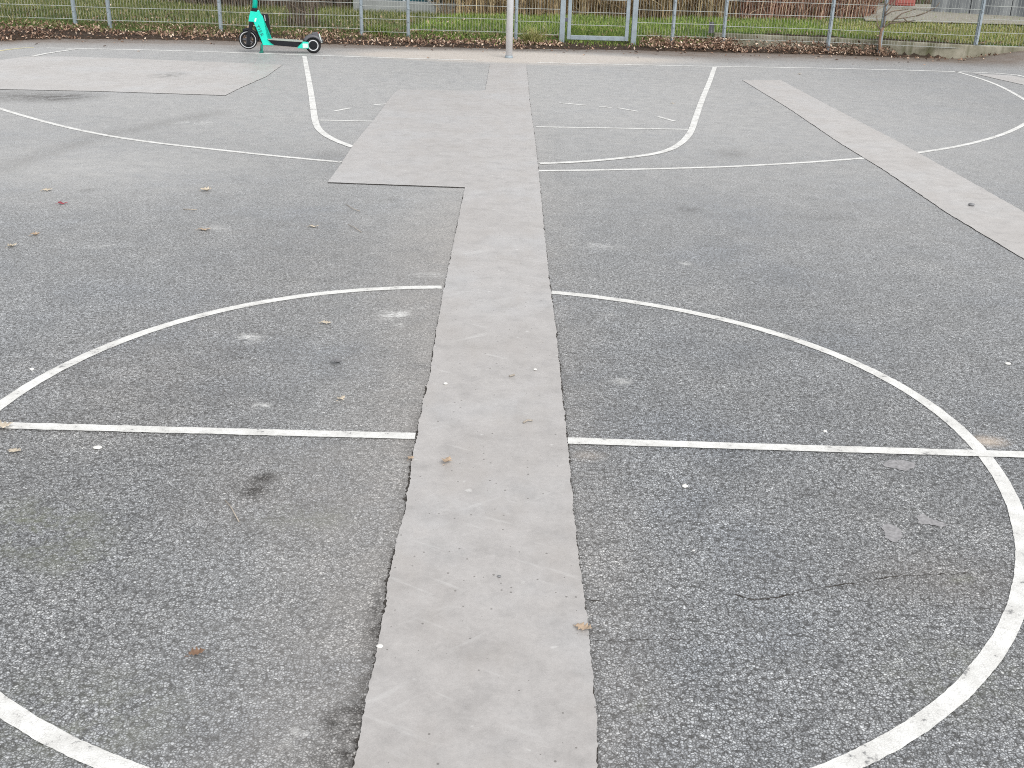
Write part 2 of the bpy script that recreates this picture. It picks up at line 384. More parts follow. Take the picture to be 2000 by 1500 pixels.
att['dark'] = np.clip(.8*along(LEFT[:4], .085)**.8 + .8*along(LEFT[:6], .05)**.7 + .55*along(LEFT[5:10], .035) + .5*along(RIGHT[6:], .022) + 1.3*blob(515, 930, .05, .05) + 1.5*blob(495, 962, .05, .045) + .8*blob(500, 950, .11, .1)
    + 2.0*blob(690, 1420, .10, .09) + 1.8*blob(662, 1475, .08, .05) + .8*blob(735, 1190, .035, .12) + .95*sstep((y-E_+.40)/.30)*(1-.6*mound(x, y)/.2) + .45*blob(1950, 128, .9, .35) + .9*blob(40, 188, .9, .55) + .75*blob(130, 190, .5, .35, .9)
    + .6*blob(170, 372, .09, .1) + .5*blob(770, 390, .07, .09) + .6*blob(1345, 409, .13, .13) + .35*blob(1610, 425, .28, .12) + .5*blob(1430, 300, .2, .3) + .4*blob(640, 305, .25, .3) + .35*along([(0, 330), (180, 270), (420, 220)], .2) + .5*blob(1430, 120, .6, .5), 0, 1)
att['dirt'] = np.clip((.95*sstep((y-E_+.75)/.6) + .5*sstep((y-E_+1.7)/1.2)*sstep((np.abs(x)-1.5)/1.5))*(1-.5*np.exp(-((x-.2)/1.6)**2)) + .9*mound(x, y)/.2 + .9*blob(1975, 122, 1.3, .7) + .5*blob(1300, 108, 2.2, .5), 0, .95)
att['moss'] = np.clip(.9*blob(60, 1030, .30, .22) + .6*blob(150, 1090, .2, .12) + .9*blob(1880, 1130, .06, .03) + .6*blob(150, 1400, .35, .2) + .6*blob(1250, 1380, .03, .03) + .5*blob(1900, 1330, .3, .2) + .8*blob(0, 85, 1.2, .6) + .5*blob(600, 1010, .2, .1), 0, 1)
att['dust'] = np.clip(2.4*blob(1000, 111, 2.6, 1.1) + 1.2*blob(850, 110, 1.8, .6) + .6*blob(1280, 116, 1.3, .6) + .8*blob(1930, 862, .09, .06) + .25*blob(1150, 890, .07, .05), 0, 1)
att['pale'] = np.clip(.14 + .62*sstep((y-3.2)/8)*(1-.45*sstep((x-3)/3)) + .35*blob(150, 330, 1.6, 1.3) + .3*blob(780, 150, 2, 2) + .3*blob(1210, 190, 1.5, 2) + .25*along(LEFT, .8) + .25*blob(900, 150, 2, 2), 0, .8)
att['scuff'] = np.clip(1.2*blob(772, 615, .09, .10) + .9*blob(775, 635, .05, .06) + .9*blob(483, 660, .1, .08) + 1.3*blob(513, 792, .045, .03) + .9*blob(595, 1438, .045, .05, 0, .8) + 1.0*blob(380, 690, .05, .02) + blob(820, 600, .04, .03) + blob(625, 683, .05, .02)
    + .8*blob(375, 240, .25, .15) + .8*blob(830, 537, .13, .06) + .6*blob(1190, 613, .07, .05) + .9*blob(1215, 745, .05, .04) + .5*blob(420, 445, .15, .06) + .5*blob(215, 480, .15, .08) + .8*blob(1335, 515, .06, .05) + .5*blob(1170, 480, .2, .08) + .7*blob(1840, 390, .1, .05) + .7*blob(780, 905, .05, .06) + .7*blob(1905, 875, .08, .05), 0, 1)
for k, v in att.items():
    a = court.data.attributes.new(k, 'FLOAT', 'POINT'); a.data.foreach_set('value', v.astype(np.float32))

# wider ground ------------------------------------------------------------
hx = seg((-160, -40, 20), (-40, -12, 2), (-12, 14, .12), (14, 40, 2), (40, 160, 20))
hy = seg((-60, 14, 6), (14, 16, .5), (16, 20, .06), (20, 27, .25), (27, 60, 3), (60, 260, 20))
X2, Y2 = np.meshgrid(hx, hy); Z2 = terrain(X2, Y2)
V2 = np.stack([X2, Y2, Z2], -1).reshape(-1, 3); i2 = np.arange(X2.size).reshape(X2.shape)
F2 = np.stack([i2[:-1, :-1], i2[:-1, 1:], i2[1:, 1:], i2[1:, :-1]], -1).reshape(-1, 4)
gr = np_mesh('ground', V2, F2, M_GROUND, smooth=True)
tag(gr, 'soil and turf behind the court', kind='structure')
turf = sstep((Y2-edge_y(X2)-.5)/1.0) + .6*sstep((X2-3)/1)*sstep((Y2-wall_y(X2)-.1)/.1)
a = gr.data.attributes.new('turf', 'FLOAT', 'POINT'); a.data.foreach_set('value', turf.ravel().astype(np.float32))

# ------------------------------------------------------------------ flat sheets: patches, joints, lines
def resample(P, step):
    out = []
    for a, b in zip(P, P[1:]):
        n = max(1, int((b-a).length/step)); out += [a.lerp(b, i/n) for i in range(n)]
    return out + [P[-1]]
def rag(p): return mnoise.noise(p*70)*.6 + mnoise.noise(p*150+Vector((5, 3, 1)))*.5
def fbm(p, s): return mnoise.noise(p*s)*.6 + mnoise.noise(p*s*2.7)*.3 + mnoise.noise(p*s*7.1)*.25
def sheet(name, px, z, mat, jag=.008, step=.025, zf=None):
    P = [at(*p) for p in px]; P = resample(P + [P[0]], step)[:-1]
    bm = bmesh.new(); vs = []
    for i, p in enumerate(P):
        d = (P[(i+1) % len(P)]-P[i-1]).normalized(); n = Vector((d.y, -d.x, 0))
        q = p + n*(fbm(p, 11)*jag + rag(p)*min(.004, jag*.5)); vs.append(bm.verts.new((q.x, q.y, z)))
    f = bm.faces.new(vs); bmesh.ops.triangulate(bm, faces=[f], ngon_method='EAR_CLIP')
    for f in bm.faces:
        if f.normal.z < 0: f.normal_flip()
    me = bpy.data.meshes.new(name); bm.to_mesh(me); bm.free(); return link(name, me, mat)
MAIN = LEFT + [(640, 357), (668, 318), (692, 280), (730, 235), (765, 188), (777, 176), (940, 178), (948, 176), (957, 125)] + RIGHT
tag(sheet('concrete_path', MAIN, .0044, M_CONC, .008, .006), 'long pale concrete patch up the middle with a wide block to one side', kind='structure')
tag(sheet('concrete_pavement', [(-90, 133), (0, 118), (50, 111), (135, 111), (280, 116), (400, 121), (552, 127), (520, 150), (470, 172), (440, 187), (350, 184), (200, 179), (0, 175), (-90, 172)], .0044, M_CONC, .012), 'broad pale concrete patch near the scooter', kind='structure')
tag(sheet('concrete_path', [(1450, 157), (1525, 157), (1600, 197), (1750, 275), (1925, 372), (2000, 415), (2140, 492), (2140, 590), (2000, 507), (1850, 417), (1725, 332), (1640, 280), (1540, 212)], .0044, M_CONC, .010), 'narrow diagonal concrete patch across the right side', kind='structure')
tag(sheet('concrete_pavement', [(1902, 144), (1975, 148), (2020, 157), (2040, 176), (1985, 163), (1940, 153)], .0044, M_CONC, .012), 'small pale concrete patch by the kerb', kind='structure')
def joint(name, px, w0, w1, z=.0018, inner=.015, side=1, step=.003, lo=-.004):
    """dark irregular gap beside a patch edge; side +1 = to the right of travel"""
    P = resample([at(*p) for p in px], step); bm = bmesh.new(); prev = None; n_ = len(P)
    for i, p in enumerate(P):
        d = (P[min(i+1, n_-1)]-P[max(i-1, 0)]).normalized(); n = Vector((d.y, -d.x, 0))*side
        k = i/n_; wd = (w0*(1-k)+w1*k)
        o = max(lo, wd*(.12 + 1.3*fbm(p, 5) + .5*mnoise.noise(p*55) + .6*mnoise.noise(p*160) + .3*mnoise.noise(p*320)))
        a = bm.verts.new((*(p-n*inner).xy, z)); b = bm.verts.new((*(p+n*o).xy, z))
        if prev: bm.faces.new((prev[0], prev[1], b, a))
        prev = (a, b)
    for f in bm.faces:
        f.normal_update()
        if f.normal.z < 0: f.normal_flip()
    me = bpy.data.meshes.new(name); bm.to_mesh(me); bm.free(); return tag(link(name, me, M_SOIL), kind='structure')
joint('pavement_joint_line', LEFT[:6], .017, .014, side=-1)
joint('pavement_joint_line', LEFT[5:11], .014, .009, side=-1)
joint('pavement_joint_line', LEFT[10:], .006, .005, side=-1)
joint('pavement_joint_line', RIGHT[5:11], .009, .010, side=-1)
joint('pavement_joint_line', RIGHT[10:], .0035, .003, side=-1, lo=-.008)
joint('pavement_joint_line', RIGHT[:6], .005, .006, side=-1)
joint('pavement_joint_line', [(908, 367), (640, 357)], .004, .004, side=1, lo=-.02)
joint('pavement_joint_line', [(777, 176), (940, 178), (948, 176), (957, 125)], .005, .006, side=-1, lo=-.02)
joint('pavement_joint_line', [(552, 127), (520, 150), (470, 172), (440, 187), (350, 184), (200, 179), (0, 175)], .006, .005, side=-1, lo=-.014)
joint('pavement_joint_line', [(1450, 157), (1540, 212), (1640, 280), (1725, 332), (1850, 417), (2000, 507)], .004, .004, side=1, lo=-.014)
joint('pavement_joint_line', [(1525, 157), (1600, 197), (1750, 275), (1925, 372), (2000, 415)], .003, .006, side=-1, lo=-.02)
def crack(px, wd, z=.0012, wob=.012):
    P = resample([at(*p) for p in px], .004); bm = bmesh.new(); prev = None
    for i, p in enumerate(P):
        d = (P[min(i+1, len(P)-1)]-P[max(i-1, 0)]).normalized(); n = Vector((d.y, -d.x, 0))
        q = p + n*(fbm(p, 9)*wob + rag(p)*.007); e = min(1, i/6, (len(P)-1-i)/6)
        h = wd*max(.03, .4+1.0*mnoise.noise(p*17)+1.1*mnoise.noise(p*90))*(.1+.9*e)
        a = bm.verts.new((*(q-n*h).xy, z)); b = bm.verts.new((*(q+n*h).xy, z))
        if prev: bm.faces.new((prev[0], prev[1], b, a))
        prev = (a, b)
    for f in bm.faces:
        f.normal_update()
        if f.normal.z < 0: f.normal_flip()
    me = bpy.data.meshes.new('crack'); bm.to_mesh(me); bm.free()
    return tag(link('asphalt_ground_crack_line', me, M_SOIL), kind='structure')
crack([(1425, 1158), (1470, 1171), (1520, 1168), (1580, 1152), (1640, 1141), (1700, 1134), (1760, 1124), (1850, 1122), (1900, 1120)], .0026)
crack([(1965, 1112), (2010, 1110)], .004)
crack([(1138, 1170), (1180, 1176)], .003); crack([(1140, 1252), (1220, 1250), (1360, 1250)], .0014)
crack([(1600, 1300), (1680, 1290)], .0012); crack([(1130, 690), (1092, 690)], .002)

def stripe(name, P, z, w=.05, mat=None, label=None, closed=False):
    """painted line along world points P"""
    P = [Vector((p[0], p[1], 0)) for p in P]; P = resample(P, .012); bm = bmesh.new(); prev = None
    for i, p in enumerate(P):
        d = (P[min(i+1, len(P)-1)]-P[max(i-1, 0)]).normalized(); n = Vector((d.y, -d.x, 0))
        l = p + n*(w/2 + fbm(p+Vector((3, 1, 0)), 13)*.003 + rag(p)*.0022); r = p - n*(w/2 + fbm(p-Vector((2, 5, 0)), 13)*.003 + rag(p)*.0022)
        zz = z + float(mound(p.x, p.y))
        a = bm.verts.new((l.x, l.y, zz)); b = bm.verts.new((r.x, r.y, zz))
        if prev: bm.faces.new((prev[0], a, b, prev[1]))
        prev = (a, b)
    for f in bm.faces:
        f.normal_update()
        if f.normal.z < 0: f.normal_flip()
    me = bpy.data.meshes.new(name); bm.to_mesh(me); bm.free()
    return tag(link(name, me, mat or M_PAINT), label, kind='structure')
def smooth_px(px, n=2):
    """world points through the surveyed pixels, rounded off (Chaikin)"""
    P = [at(*p) for p in px]
    for _ in range(n):
        Q = [P[0]]
        for a, b in zip(P, P[1:]): Q += [a.lerp(b, .25), a.lerp(b, .75)]
        P = Q + [P[-1]]
    return P
CX, CY, CRAD = -.0969, 3.3625, 1.775
circ = [(700, 568), (518, 587), (350, 629), (210, 679.5), (105, 727), (0, 791), (864, 563), (1078, 571), (1300, 599), (1440, 632), (1580, 676), (1720, 734), (1860, 819.5), (1909, 879), (1958, 942), (1992, 1033), (1860, 1367), (1755, 1437), (1667, 1490), (0, 1378), (105, 1441), (210, 1490)]
W = [at(*c) for c in circ]; th = np.array([math.atan2(p.y-CY, p.x-CX) for p in W]); rr = np.array([math.hypot(p.x-CX, p.y-CY) for p in W])
th = np.r_[th, math.pi*1.0, -math.pi/2]; rr = np.r_[rr, CRAD, CRAD]                # unseen stretches: the plain circle
B = lambda t: np.stack([np.ones_like(t)] + [f(k*t) for k in (1, 2, 3, 4) for f in (np.cos, np.sin)], -1)
co_, *_ = np.linalg.lstsq(np.r_[B(th), .25*np.eye(9)[1:]], np.r_[rr-CRAD, np.zeros(8)], rcond=None)
def arc(t0, t1, n=160):
    t = np.linspace(t0, t1, n); r = CRAD + B(t) @ co_
    return np.stack([CX + r*np.cos(t), CY + r*np.sin(t)], -1)
ta = lambda p: math.atan2(at(*p).y-CY, at(*p).x-CX)
t_l, t_r = ta((863, 563)), ta((1077, 571))
stripe('road_marking_line', arc(t_l, math.pi*1.5-.17), .0022, .05, None, 'white half of the centre circle on one side of the concrete strip')
stripe('road_marking_line', arc(-math.pi/2+.13, t_r), .0022, .05, None, 'white half of the centre circle on the other side of the concrete strip')
stripe('road_marking_line', smooth_px([(-70, 830), (0, 832), (405, 843), (811, 853)]), .0036, .05, None, 'white halfway line up to the concrete strip')
stripe('road_marking_line', smooth_px([(1109, 862), (1550, 876), (1990, 889), (2100, 892)]), .0036, .05, None, 'white halfway line beyond the concrete strip')
stripe('road_marking_line', smooth_px([(-90, 183), (0, 213), (100, 242), (200, 264), (300, 279), (400, 290), (500, 301), (600, 311), (667, 317)]), .0022, .05, None, 'white three point arc')
stripe('road_marking_line', smooth_px([(1052, 334), (1200, 332), (1400, 327), (1500, 322), (1600, 316), (1687, 309)]), .0022, .05, None, 'white three point arc between the two concrete strips')
stripe('road_marking_line', smooth_px([(1790, 299), (1850, 290), (1900, 280), (1960, 263), (2000, 244), (2026, 225), (2020, 206), (2000, 194), (1960, 171), (1920, 155), (1868, 140)]), .0022, .05, None, 'white three point arc reaching the baseline')
stripe('road_marking_line', smooth_px([(90, 94), (150, 95), (300, 98), (400, 101), (594, 107.5), (800, 114.5), (930, 118)], 1), .0022, .07, None, 'white baseline by the scooter')
stripe('road_marking_line', smooth_px([(1050, 122.5), (1200, 126), (1394, 130), (1600, 133), (1870, 140), (1980, 145), (2010, 152), (2040, 162)], 1), .0022, .065, None, 'white baseline by the kerb wall')
stripe('road_marking_line', smooth_px([(62, 110.5), (100, 103), (150, 96)], 1), .0036, .06, None, 'white arc end meeting the baseline')
stripe('road_marking_line', smooth_px([(-30, 105), (0, 99), (40, 94), (66, 93)], 1), .0022, .06, M_YELLOW, 'faded yellow line by the leaf pile')
stripe('road_marking_line', smooth_px([(594.5, 110), (605, 165), (611, 205), (615, 237), (622, 253), (638, 266), (660, 277), (690, 288)]), .0036, .062, None, 'white key line near the scooter')
stripe('road_marking_line', smooth_px([(1396, 131), (1386, 160), (1371, 195), (1359, 230), (1350, 258), (1335, 277), (1310, 293), (1270, 303), (1200, 311), (1130, 317), (1054, 320)]), .0036, .062, None, 'white key line away from the scooter')
stripe('road_marking_line', smooth_px([(624, 235), (728, 237)], 0), .0022, .045, None, 'white free throw line')
stripe('road_marking_line', smooth_px([(1046, 248), (1344, 253)], 0), .0022, .045, None, 'white free throw line')
for a_, b_ in (((653, 217), (686, 211)), ((730, 205), (756, 203)), ((1092, 201), (1145, 206)), ((1170, 208), (1195, 210.5)), ((1207, 211), (1247, 218)), ((1285, 228), (1318, 237))):
    stripe('road_marking_line', smooth_px([a_, b_], 0), .0022, .04, None, 'white dash of the free throw circle')

# filler splats on the asphalt
def splat(px, z=.0020):
    o = sheet('asphalt_ground_patch_segment', px, z, M_SPL, .016, .004); o['kind'] = 'structure'; return o
M_SPL = flat('grey_filler_splat', (.27, .265, .268), .75, .4, 0, .32, 70)
splat([(1722, 908), (1740, 900), (1762, 899), (1786, 906), (1788, 916), (1770, 923), (1748, 916), (1728, 913)])
splat([(1722, 1028), (1738, 1023), (1757, 1035), (1762, 1048), (1748, 1060), (1728, 1050)])
splat([(1790, 1012), (1802, 1006), (1818, 1015), (1845, 1025), (1840, 1030), (1815, 1024), (1796, 1025)])

# ------------------------------------------------------------------ grass, litter, reeds (numpy ribbons)
def ribbons(name, P, H, Wd, lean, mat, parent=None, segs=2, az=None):
    n = len(P); az = rng.uniform(0, 2*math.pi, n) if az is None else az
    la = rng.uniform(0, 2*math.pi, n)
    rows = []
    for k in range(segs+1):
        t = k/segs
        c = P + np.stack([np.cos(la)*lean*H*t**1.8, np.sin(la)*lean*H*t**1.8, H*t*(1-.25*lean*t)], -1)
        wv = Wd*(1-.85*t**1.5)/2; o = np.stack([np.cos(az)*wv, np.sin(az)*wv, 0*wv], -1)
        rows += [c-o, c+o]
    V = np.stack(rows, 1); m = 2*(segs+1); base = np.arange(n)[:, None]*m
    F = np.concatenate([base + np.array([[2*k, 2*k+1, 2*k+3, 2*k+2]]) for k in range(segs)], 0)
    return np_mesh(name, V.reshape(-1, 3), F, mat, parent)
def pts(x0, x1, y0, y1, n): return rng.uniform(x0, x1, n), rng.uniform(y0, y1, n)
def grass(name, gx_, gy_, h0, h1, mat, label, wd=.009):
    P = np.stack([gx_, gy_, terrain(gx_, gy_)-.004], -1); n = len(P)
    o = ribbons(name, P, rng.uniform(h0, h1, n), rng.uniform(.6, 1.4, n)*wd, rng.uniform(.1, .9, n), mat)
    return tag(o, label, 'grass', kind='stuff')
X_, Y_ = pts(-13, 14, 17.6, 29, 230000)
keep = (Y_ > edge_y(X_)+.25+.35*rng.random(len(X_)))
keep &= (Y_ > wall_y(X_)+.085) | (X_ < 3.3)
dens = np.clip(.35 + .5*sstep((Y_-edge_y(X_)-.6)/1.2) + .6*sstep((X_-.6)/.8) + .3*vnoise(X_, Y_, 2.2, 1), .1, 1)
dens *= np.where(X_ > 5.6, np.clip(1-.85*sstep((Y_-19.6)/1.2), 0, 1)*(1-.7*sstep((X_-5.9)/1.3)), 1)      # thins out towards the paving
keep &= rng.random(len(X_)) < dens
lf = keep & (X_ + .5*vnoise(X_, Y_, 1.5, 4) < -1.6); keep &= ~lf
grass('grass', X_[keep], Y_[keep], .035, .10, M_GRASS, 'short green winter grass behind the wire fence and gate')
grass('grass', X_[lf], Y_[lf], .035, .11, M_OLIVE, 'dull olive winter grass mixed with leaves behind the scooter')
X_, Y_ = pts(5.4, 13.5, 17.6, 24.5, 52000)
k = (Y_ > wall_y(X_)+.14) & (rng.random(len(X_)) < np.clip(1-sstep((Y_-20.6)/3.4), 0, 1)*sstep((X_-5.2)/1.5))
grass('grass', X_[k], Y_[k], .03, .08, M_GRASSY, 'yellowed thin grass above the kerb wall')

def leafmesh(name, P, size, mat, tilt=.6, parent=None):
    n = len(P); a = rng.uniform(0, 2*math.pi, n); tx = rng.normal(0, tilt, n); ty = rng.normal(0, tilt, n); fo = rng.uniform(.05, .5, n)
    base = np.array([(-1, 0, 0), (-.35, .42, 1), (.35, .36, 1), (1, 0, .0), (.3, -.38, 1), (-.3, -.45, 1)])
    L = np.repeat(base[None], n, 0)*np.array([.5, .5, .5]); L[:, :, 2] *= (fo)[:, None]
    L[:, :, 2] += (L[:, :, 0]**2)*rng.uniform(-.6, 1.2, n)[:, None]
    L *= size[:, None, None]
    cz, sz = np.cos(a)[:, None], np.sin(a)[:, None]
    def rot(v, c, s, i, j):
        v = v.copy(); p, q = v[..., i].copy(), v[..., j].copy(); v[..., i] = p*c-q*s; v[..., j] = p*s+q*c; return v
    L = rot(L, np.cos(tx)[:, None], np.sin(tx)[:, None], 1, 2); L = rot(L, np.cos(ty)[:, None], np.sin(ty)[:, None], 0, 2); L = rot(L, cz, sz, 0, 1)
    L[..., 2] -= L[..., 2].min(1, keepdims=True)
    V = (L + P[:, None]).reshape(-1, 3); b = np.arange(n)[:, None]*6
    F = np.concatenate([b+np.array([[0, 1, 2, 3]]), b+np.array([[0, 3, 4, 5]])], 0)
    return np_mesh(name, V, F, mat, parent)
LX, LY = [], []
def litter(x0, x1, n, d0, d1):
    a, b = rng.uniform(x0, x1, n), rng.beta(1.6, 2.2, n)*(d1-d0)+d0
    LX.append(a); LY.append(edge_y(a)+b)
litter(-11, .7, 8600, .05, 1.9); litter(-11, .7, 1500, -.15, .6); litter(-10.5, -5.9, 1500, -.1, .9); litter(-2.6, .7, 1100, .1, .9); litter(.7, 2, 130, -.1, .5)
litter(2, 3.6, 2600, .05, .9); litter(3.3, 6.2, 3000, .02, .72); litter(6, 8, 90, -.35, .1)
a_ = rng.uniform(3.4, 9, 500); LX.append(a_); LY.append(wall_y(a_)+rng.uniform(.02, .5, 500)**1.5)
a_ = rng.uniform(-11, -1, 3600); LX.append(a_); LY.append(edge_y(a_)+.8+rng.exponential(1.1, 3600))
a_ = rng.uniform(-11, 10, 900); LX.append(a_); LY.append(edge_y(a_)+rng.uniform(1, 5, 900))
LX, LY = np.concatenate(LX), np.concatenate(LY)
far = (LX > 3.3) & (np.abs(LY-wall_y(LX)-.07) < .09)
LX, LY = LX[~far], LY[~far]
keep = rng.random(len(LX)) < np.clip(.6 + .75*vnoise(LX, LY*2, 3.2, 8) + .3*(LX > 3), .12, 1)
LX, LY = LX[keep], LY[keep]
LZ = np.maximum(terrain(LX, LY), mound(LX, LY)) + rng.uniform(0, .03, len(LX)) + np.where((LX > 2) & (LX < 6.3) & (LY < wall_y(LX)), rng.random(len(LX))**1.5*.13*sstep((LY-edge_y(LX))/.4), 0)
tag(leafmesh('fallen_leaves', np.stack([LX, LY, LZ], -1), rng.uniform(.024, .062, len(LX)), M_LITTER), 'drift of brown fallen leaves along the foot of the wire fence', 'leaves', kind='stuff')
# leaves blown thinly over the far end of the court
n = 150; a_ = rng.uniform(-8, 8.5, n); b_ = edge_y(a_)-rng.exponential(.35, n)-.02
tag(leafmesh('fallen_leaves', np.stack([a_, b_, mound(a_, b_)+.002], -1), rng.uniform(.03, .07, n), M_LITTER, .25), 'single pale leaves blown over the far asphalt', 'leaves', kind='stuff')

# reed clumps ---------------------------------------------------------------
def reed_mesh(name, n, r, mat, hm):
    a, d = rng.uniform(0, 2*math.pi, n), r*np.sqrt(rng.random(n))
    P = np.stack([d*np.cos(a)*1.25, d*np.sin(a), np.full(n, -.03)], -1)
    H = rng.uniform(.55, 1.0, n)*hm; k = rng.random(n) < .3; H[k] *= rng.uniform(.25, .8, k.sum())
    L = rng.uniform(.02, .45, n); L[k] = rng.uniform(.6, 1.6, k.sum())
    return ribbons(name, P, H, rng.uniform(.010, .022, n), L, mat, segs=4).data
def strip_obj(me):
    for o in list(bpy.data.objects):
        if o.type == 'MESH' and o.data == me: bpy.data.objects.remove(o)
    return me
tan = [strip_obj(reed_mesh('reed_clump', 520, .42, M_REED, 1.5)) for _ in range(3)]
rus = [strip_obj(reed_mesh('reed_clump', 560, .42, M_REEDR, 1.5)) for _ in range(2)]
def baseline_reed(px): return np.interp(px, [320, 480, 700, 880, 1000, 1300, 1500, 1700], [14, 20, 19, 30, 30, 35, 40, 33])
def place(name, me, px, py, label, cat, group, back=0.0, sc=1.0):
    z = .13 if px < 1150 else (.13 + (RZ-.13)*min(1, (px-1150)/250))
    p = at(px, py, z); o = bpy.data.objects.new(name, me); COL.objects.link(o)
    k = 1 + back/p.y
    o.location = (p.x*k, p.y+back, float(terrain(p.x*k, p.y+back))); o.rotation_euler = (0, 0, random.uniform(0, 6.28)); o.scale = (sc, sc, sc*random.uniform(.9, 1.1))
    return tag(o, label, cat, group)
for i, px in enumerate(np.arange(892, 1440, 50)):
    for j, bk in enumerate((.45, 1.15)):
        place('reed_clump', tan[(i+j) % 3], px + j*25 + random.uniform(-8, 8), baseline_reed(px), 'tall clump of dry straw coloured reeds on the lawn behind the fence', 'reeds', 'straw coloured reed clumps behind the gate', bk)
for i, px in enumerate(np.arange(1440, 1692, 46)):
    for j, bk in enumerate((.45, 1.15)):
        place('reed_clump', rus[(i+j) % 2], px + j*22 + random.uniform(-8, 8) - (15 if px > 1660 else 0), baseline_reed(px), 'tall clump of dry russet brown reeds above the kerb wall', 'reeds', 'russet reed clumps above the kerb wall', bk)

# bare shrubs ---------------------------------------------------------------
def shrub_mesh(name, n, r, h, mat, rad=.008, spread=.35):
    bm = bmesh.new()
    for i in range(n):
        a, d = random.uniform(0, 6.28), r*math.sqrt(random.random())
        p = Vector((d*math.cos(a), d*math.sin(a), -.04)); out = Vector((math.cos(a), math.sin(a), 0))*spread*random.random()
        H = h*random.uniform(.6, 1); b = []
        for k in range(5):
            t = k/4; b.append(p + out*t*t*H + Vector((random.gauss(0, .02), random.gauss(0, .02), H*t)))
        rd = rad*random.uniform(.5, 1.5); tube(bm, b, [rd*(1-.7*k/4) for k in range(5)], 4)
        for _ in range(3):
            q = b[random.randint(1, 3)]; e = q + Vector((random.gauss(0, .16), random.gauss(0, .16), random.uniform(.1, .4)))
            tube(bm, [q, q.lerp(e, .5)+Vector((random.gauss(0, .02),)*3), e], [rd*.45, rd*.35, rd*.2], 3)
    bmesh.ops.recalc_face_normals(bm, faces=bm.faces)
    me = bpy.data.meshes.new(name); bm.to_mesh(me); bm.free(); me.materials.append(mat); return me
sm = shrub_mesh('bare_shrub', 60, .26, 1.5, M_BARK, .010, .3)
p = at(585, 60, .06); o = bpy.data.objects.new('bare_shrub', sm); COL.objects.link(o); o.location = (p.x, p.y+.25, float(terrain(p.x, p.y+.25)))
tag(o, 'leafless grey brown shrub with many upright stems directly behind the scooter', 'shrub')
hm = [shrub_mesh('bare_hedge_shrub', 120, .55, 1.5, M_BARK, .008, .3) for _ in range(2)]
for i, px in enumerate(np.arange(330, 700, 42)):
    place('bare_hedge_shrub', hm[i % 2], px, np.interp(px, [330, 480, 700], [9, 17, 17]), 'dark bare shrub of a hedge row at the back of the lawn', 'shrub', 'bare hedge shrubs at the back of the lawn', .5 + .3*(i % 2))
# tufts
def tuft(px, py, z, n, h, r, mat, label):
    p = at(px, py, z); a, d = rng.uniform(0, 6.28, n), r*np.sqrt(rng.random(n))
    o = ribbons('grass_tuft', np.stack([d*np.cos(a), d*np.sin(a)*.6, 0*a], -1), rng.uniform(.5, 1, n)*h, rng.uniform(.006, .014, n), rng.uniform(.3, 1.1, n), mat, segs=3)
    o.location = (p.x, p.y, float(terrain(p.x, p.y))); return tag(o, label, 'grass tuft')
tuft(1042, 86, .04, 260, .34, .16, M_GRASSY, 'straw coloured grass tuft beside the gate post behind the basketball pole')
tuft(742, 72, .04, 240, .26, .17, M_GRASS, 'green grass tuft between two fence posts right of the scooter')
tuft(1278, 84, .04, 110, .28, .12, M_GRASSY, 'sparse dry grass tuft just right of the gate')

# sapling
root = empty('sapling', (0, 0, 0)); tag(root, 'crooked leafless sapling growing against the kerb wall beside a fence post', 'tree')
b0 = at(1727, 109.5); Yp = b0.y
def up(px, py, dy=0.0):
    """point seen at pixel on the upright plane through the sapling"""
    d = CF + CR*((px-1000)/FPX) - CU*((py-750)/FPX); t = (Yp+dy)/d.y
    return Vector((d.x*t, d.y*t, CAMH+d.z*t))
tk = [b0 + Vector((.07, 0, -.02)), b0 + Vector((-.01, 0, .03)), up(1718, 95), up(1718, 80), up(1721, 62), up(1725, 54)]
bm = bmesh.new(); tube(bm, tk, [.042, .036, .026, .022, .021, .02], 8); from_bm('trunk', bm, M_BARKP, root, True)
br = [[(1725, 54), (1728, 36), (1729, 18), (1728, -5), (1730, -40)], [(1725, 54), (1737, 46), (1748, 37), (1765, 35), (1790, 31)], [(1748, 37), (1762, 26), (1775, 22), (1790, 17)], [(1729, 26), (1740, 14), (1748, 0), (1755, -30)],
      [(1765, 35), (1772, 42), (1788, 40)], [(1729, 30), (1742, 22), (1758, 20), (1773, 18)], [(1737, 46), (1752, 44), (1768, 42)], [(1790, 31), (1810, 24), (1828, 14), (1836, 4)], [(1720, 58), (1714, 50), (1712, 30)], [(1730, 12), (1736, 4), (1738, -20)]]
for q in br:
    bm = bmesh.new(); P = [up(*c, dy=.03*i) for i, c in enumerate(q)]; tube(bm, P, [.012*(1-.6*i/len(P)) for i in range(len(P))], 5); from_bm('branch', bm, M_BARK, root, True)

# ------------------------------------------------------------------ kerb wall, stub, building
bm = bmesh.new(); xs = np.arange(3.35, 12.1, .1); prev = None
for xx in xs:
    y0 = float(wall_y(xx)); ring = []
    h = RZ-.015 + .008*mnoise.noise(Vector((xx*4, 0, 0)))
    for dy, z in ((0, -.15), (0, h-.012), (.012, h), (.11, h), (.12, h-.05), (.12, -.15)):
        ring.append(bm.verts.new((xx, y0+dy+.004*mnoise.noise(Vector((xx*7, z*9, 0))), z)))
    if prev:
        for i in range(6): bm.faces.new((prev[i], ring[i], ring[(i+1) % 6], prev[(i+1) % 6]))
    else: bm.faces.new(ring)
    prev = ring
bm.faces.new(prev[::-1])
tag(from_bm('kerb_wall', bm, M_KERB), 'low mossy concrete kerb wall holding back the lawn below the wire fence', 'wall')
bm = bmesh.new(); vs = box(bm, (0, 0, .085), (.085, .07, .18))
for v in vs:
    if v.co.z > .1: v.co.x *= .82; v.co.y *= .8
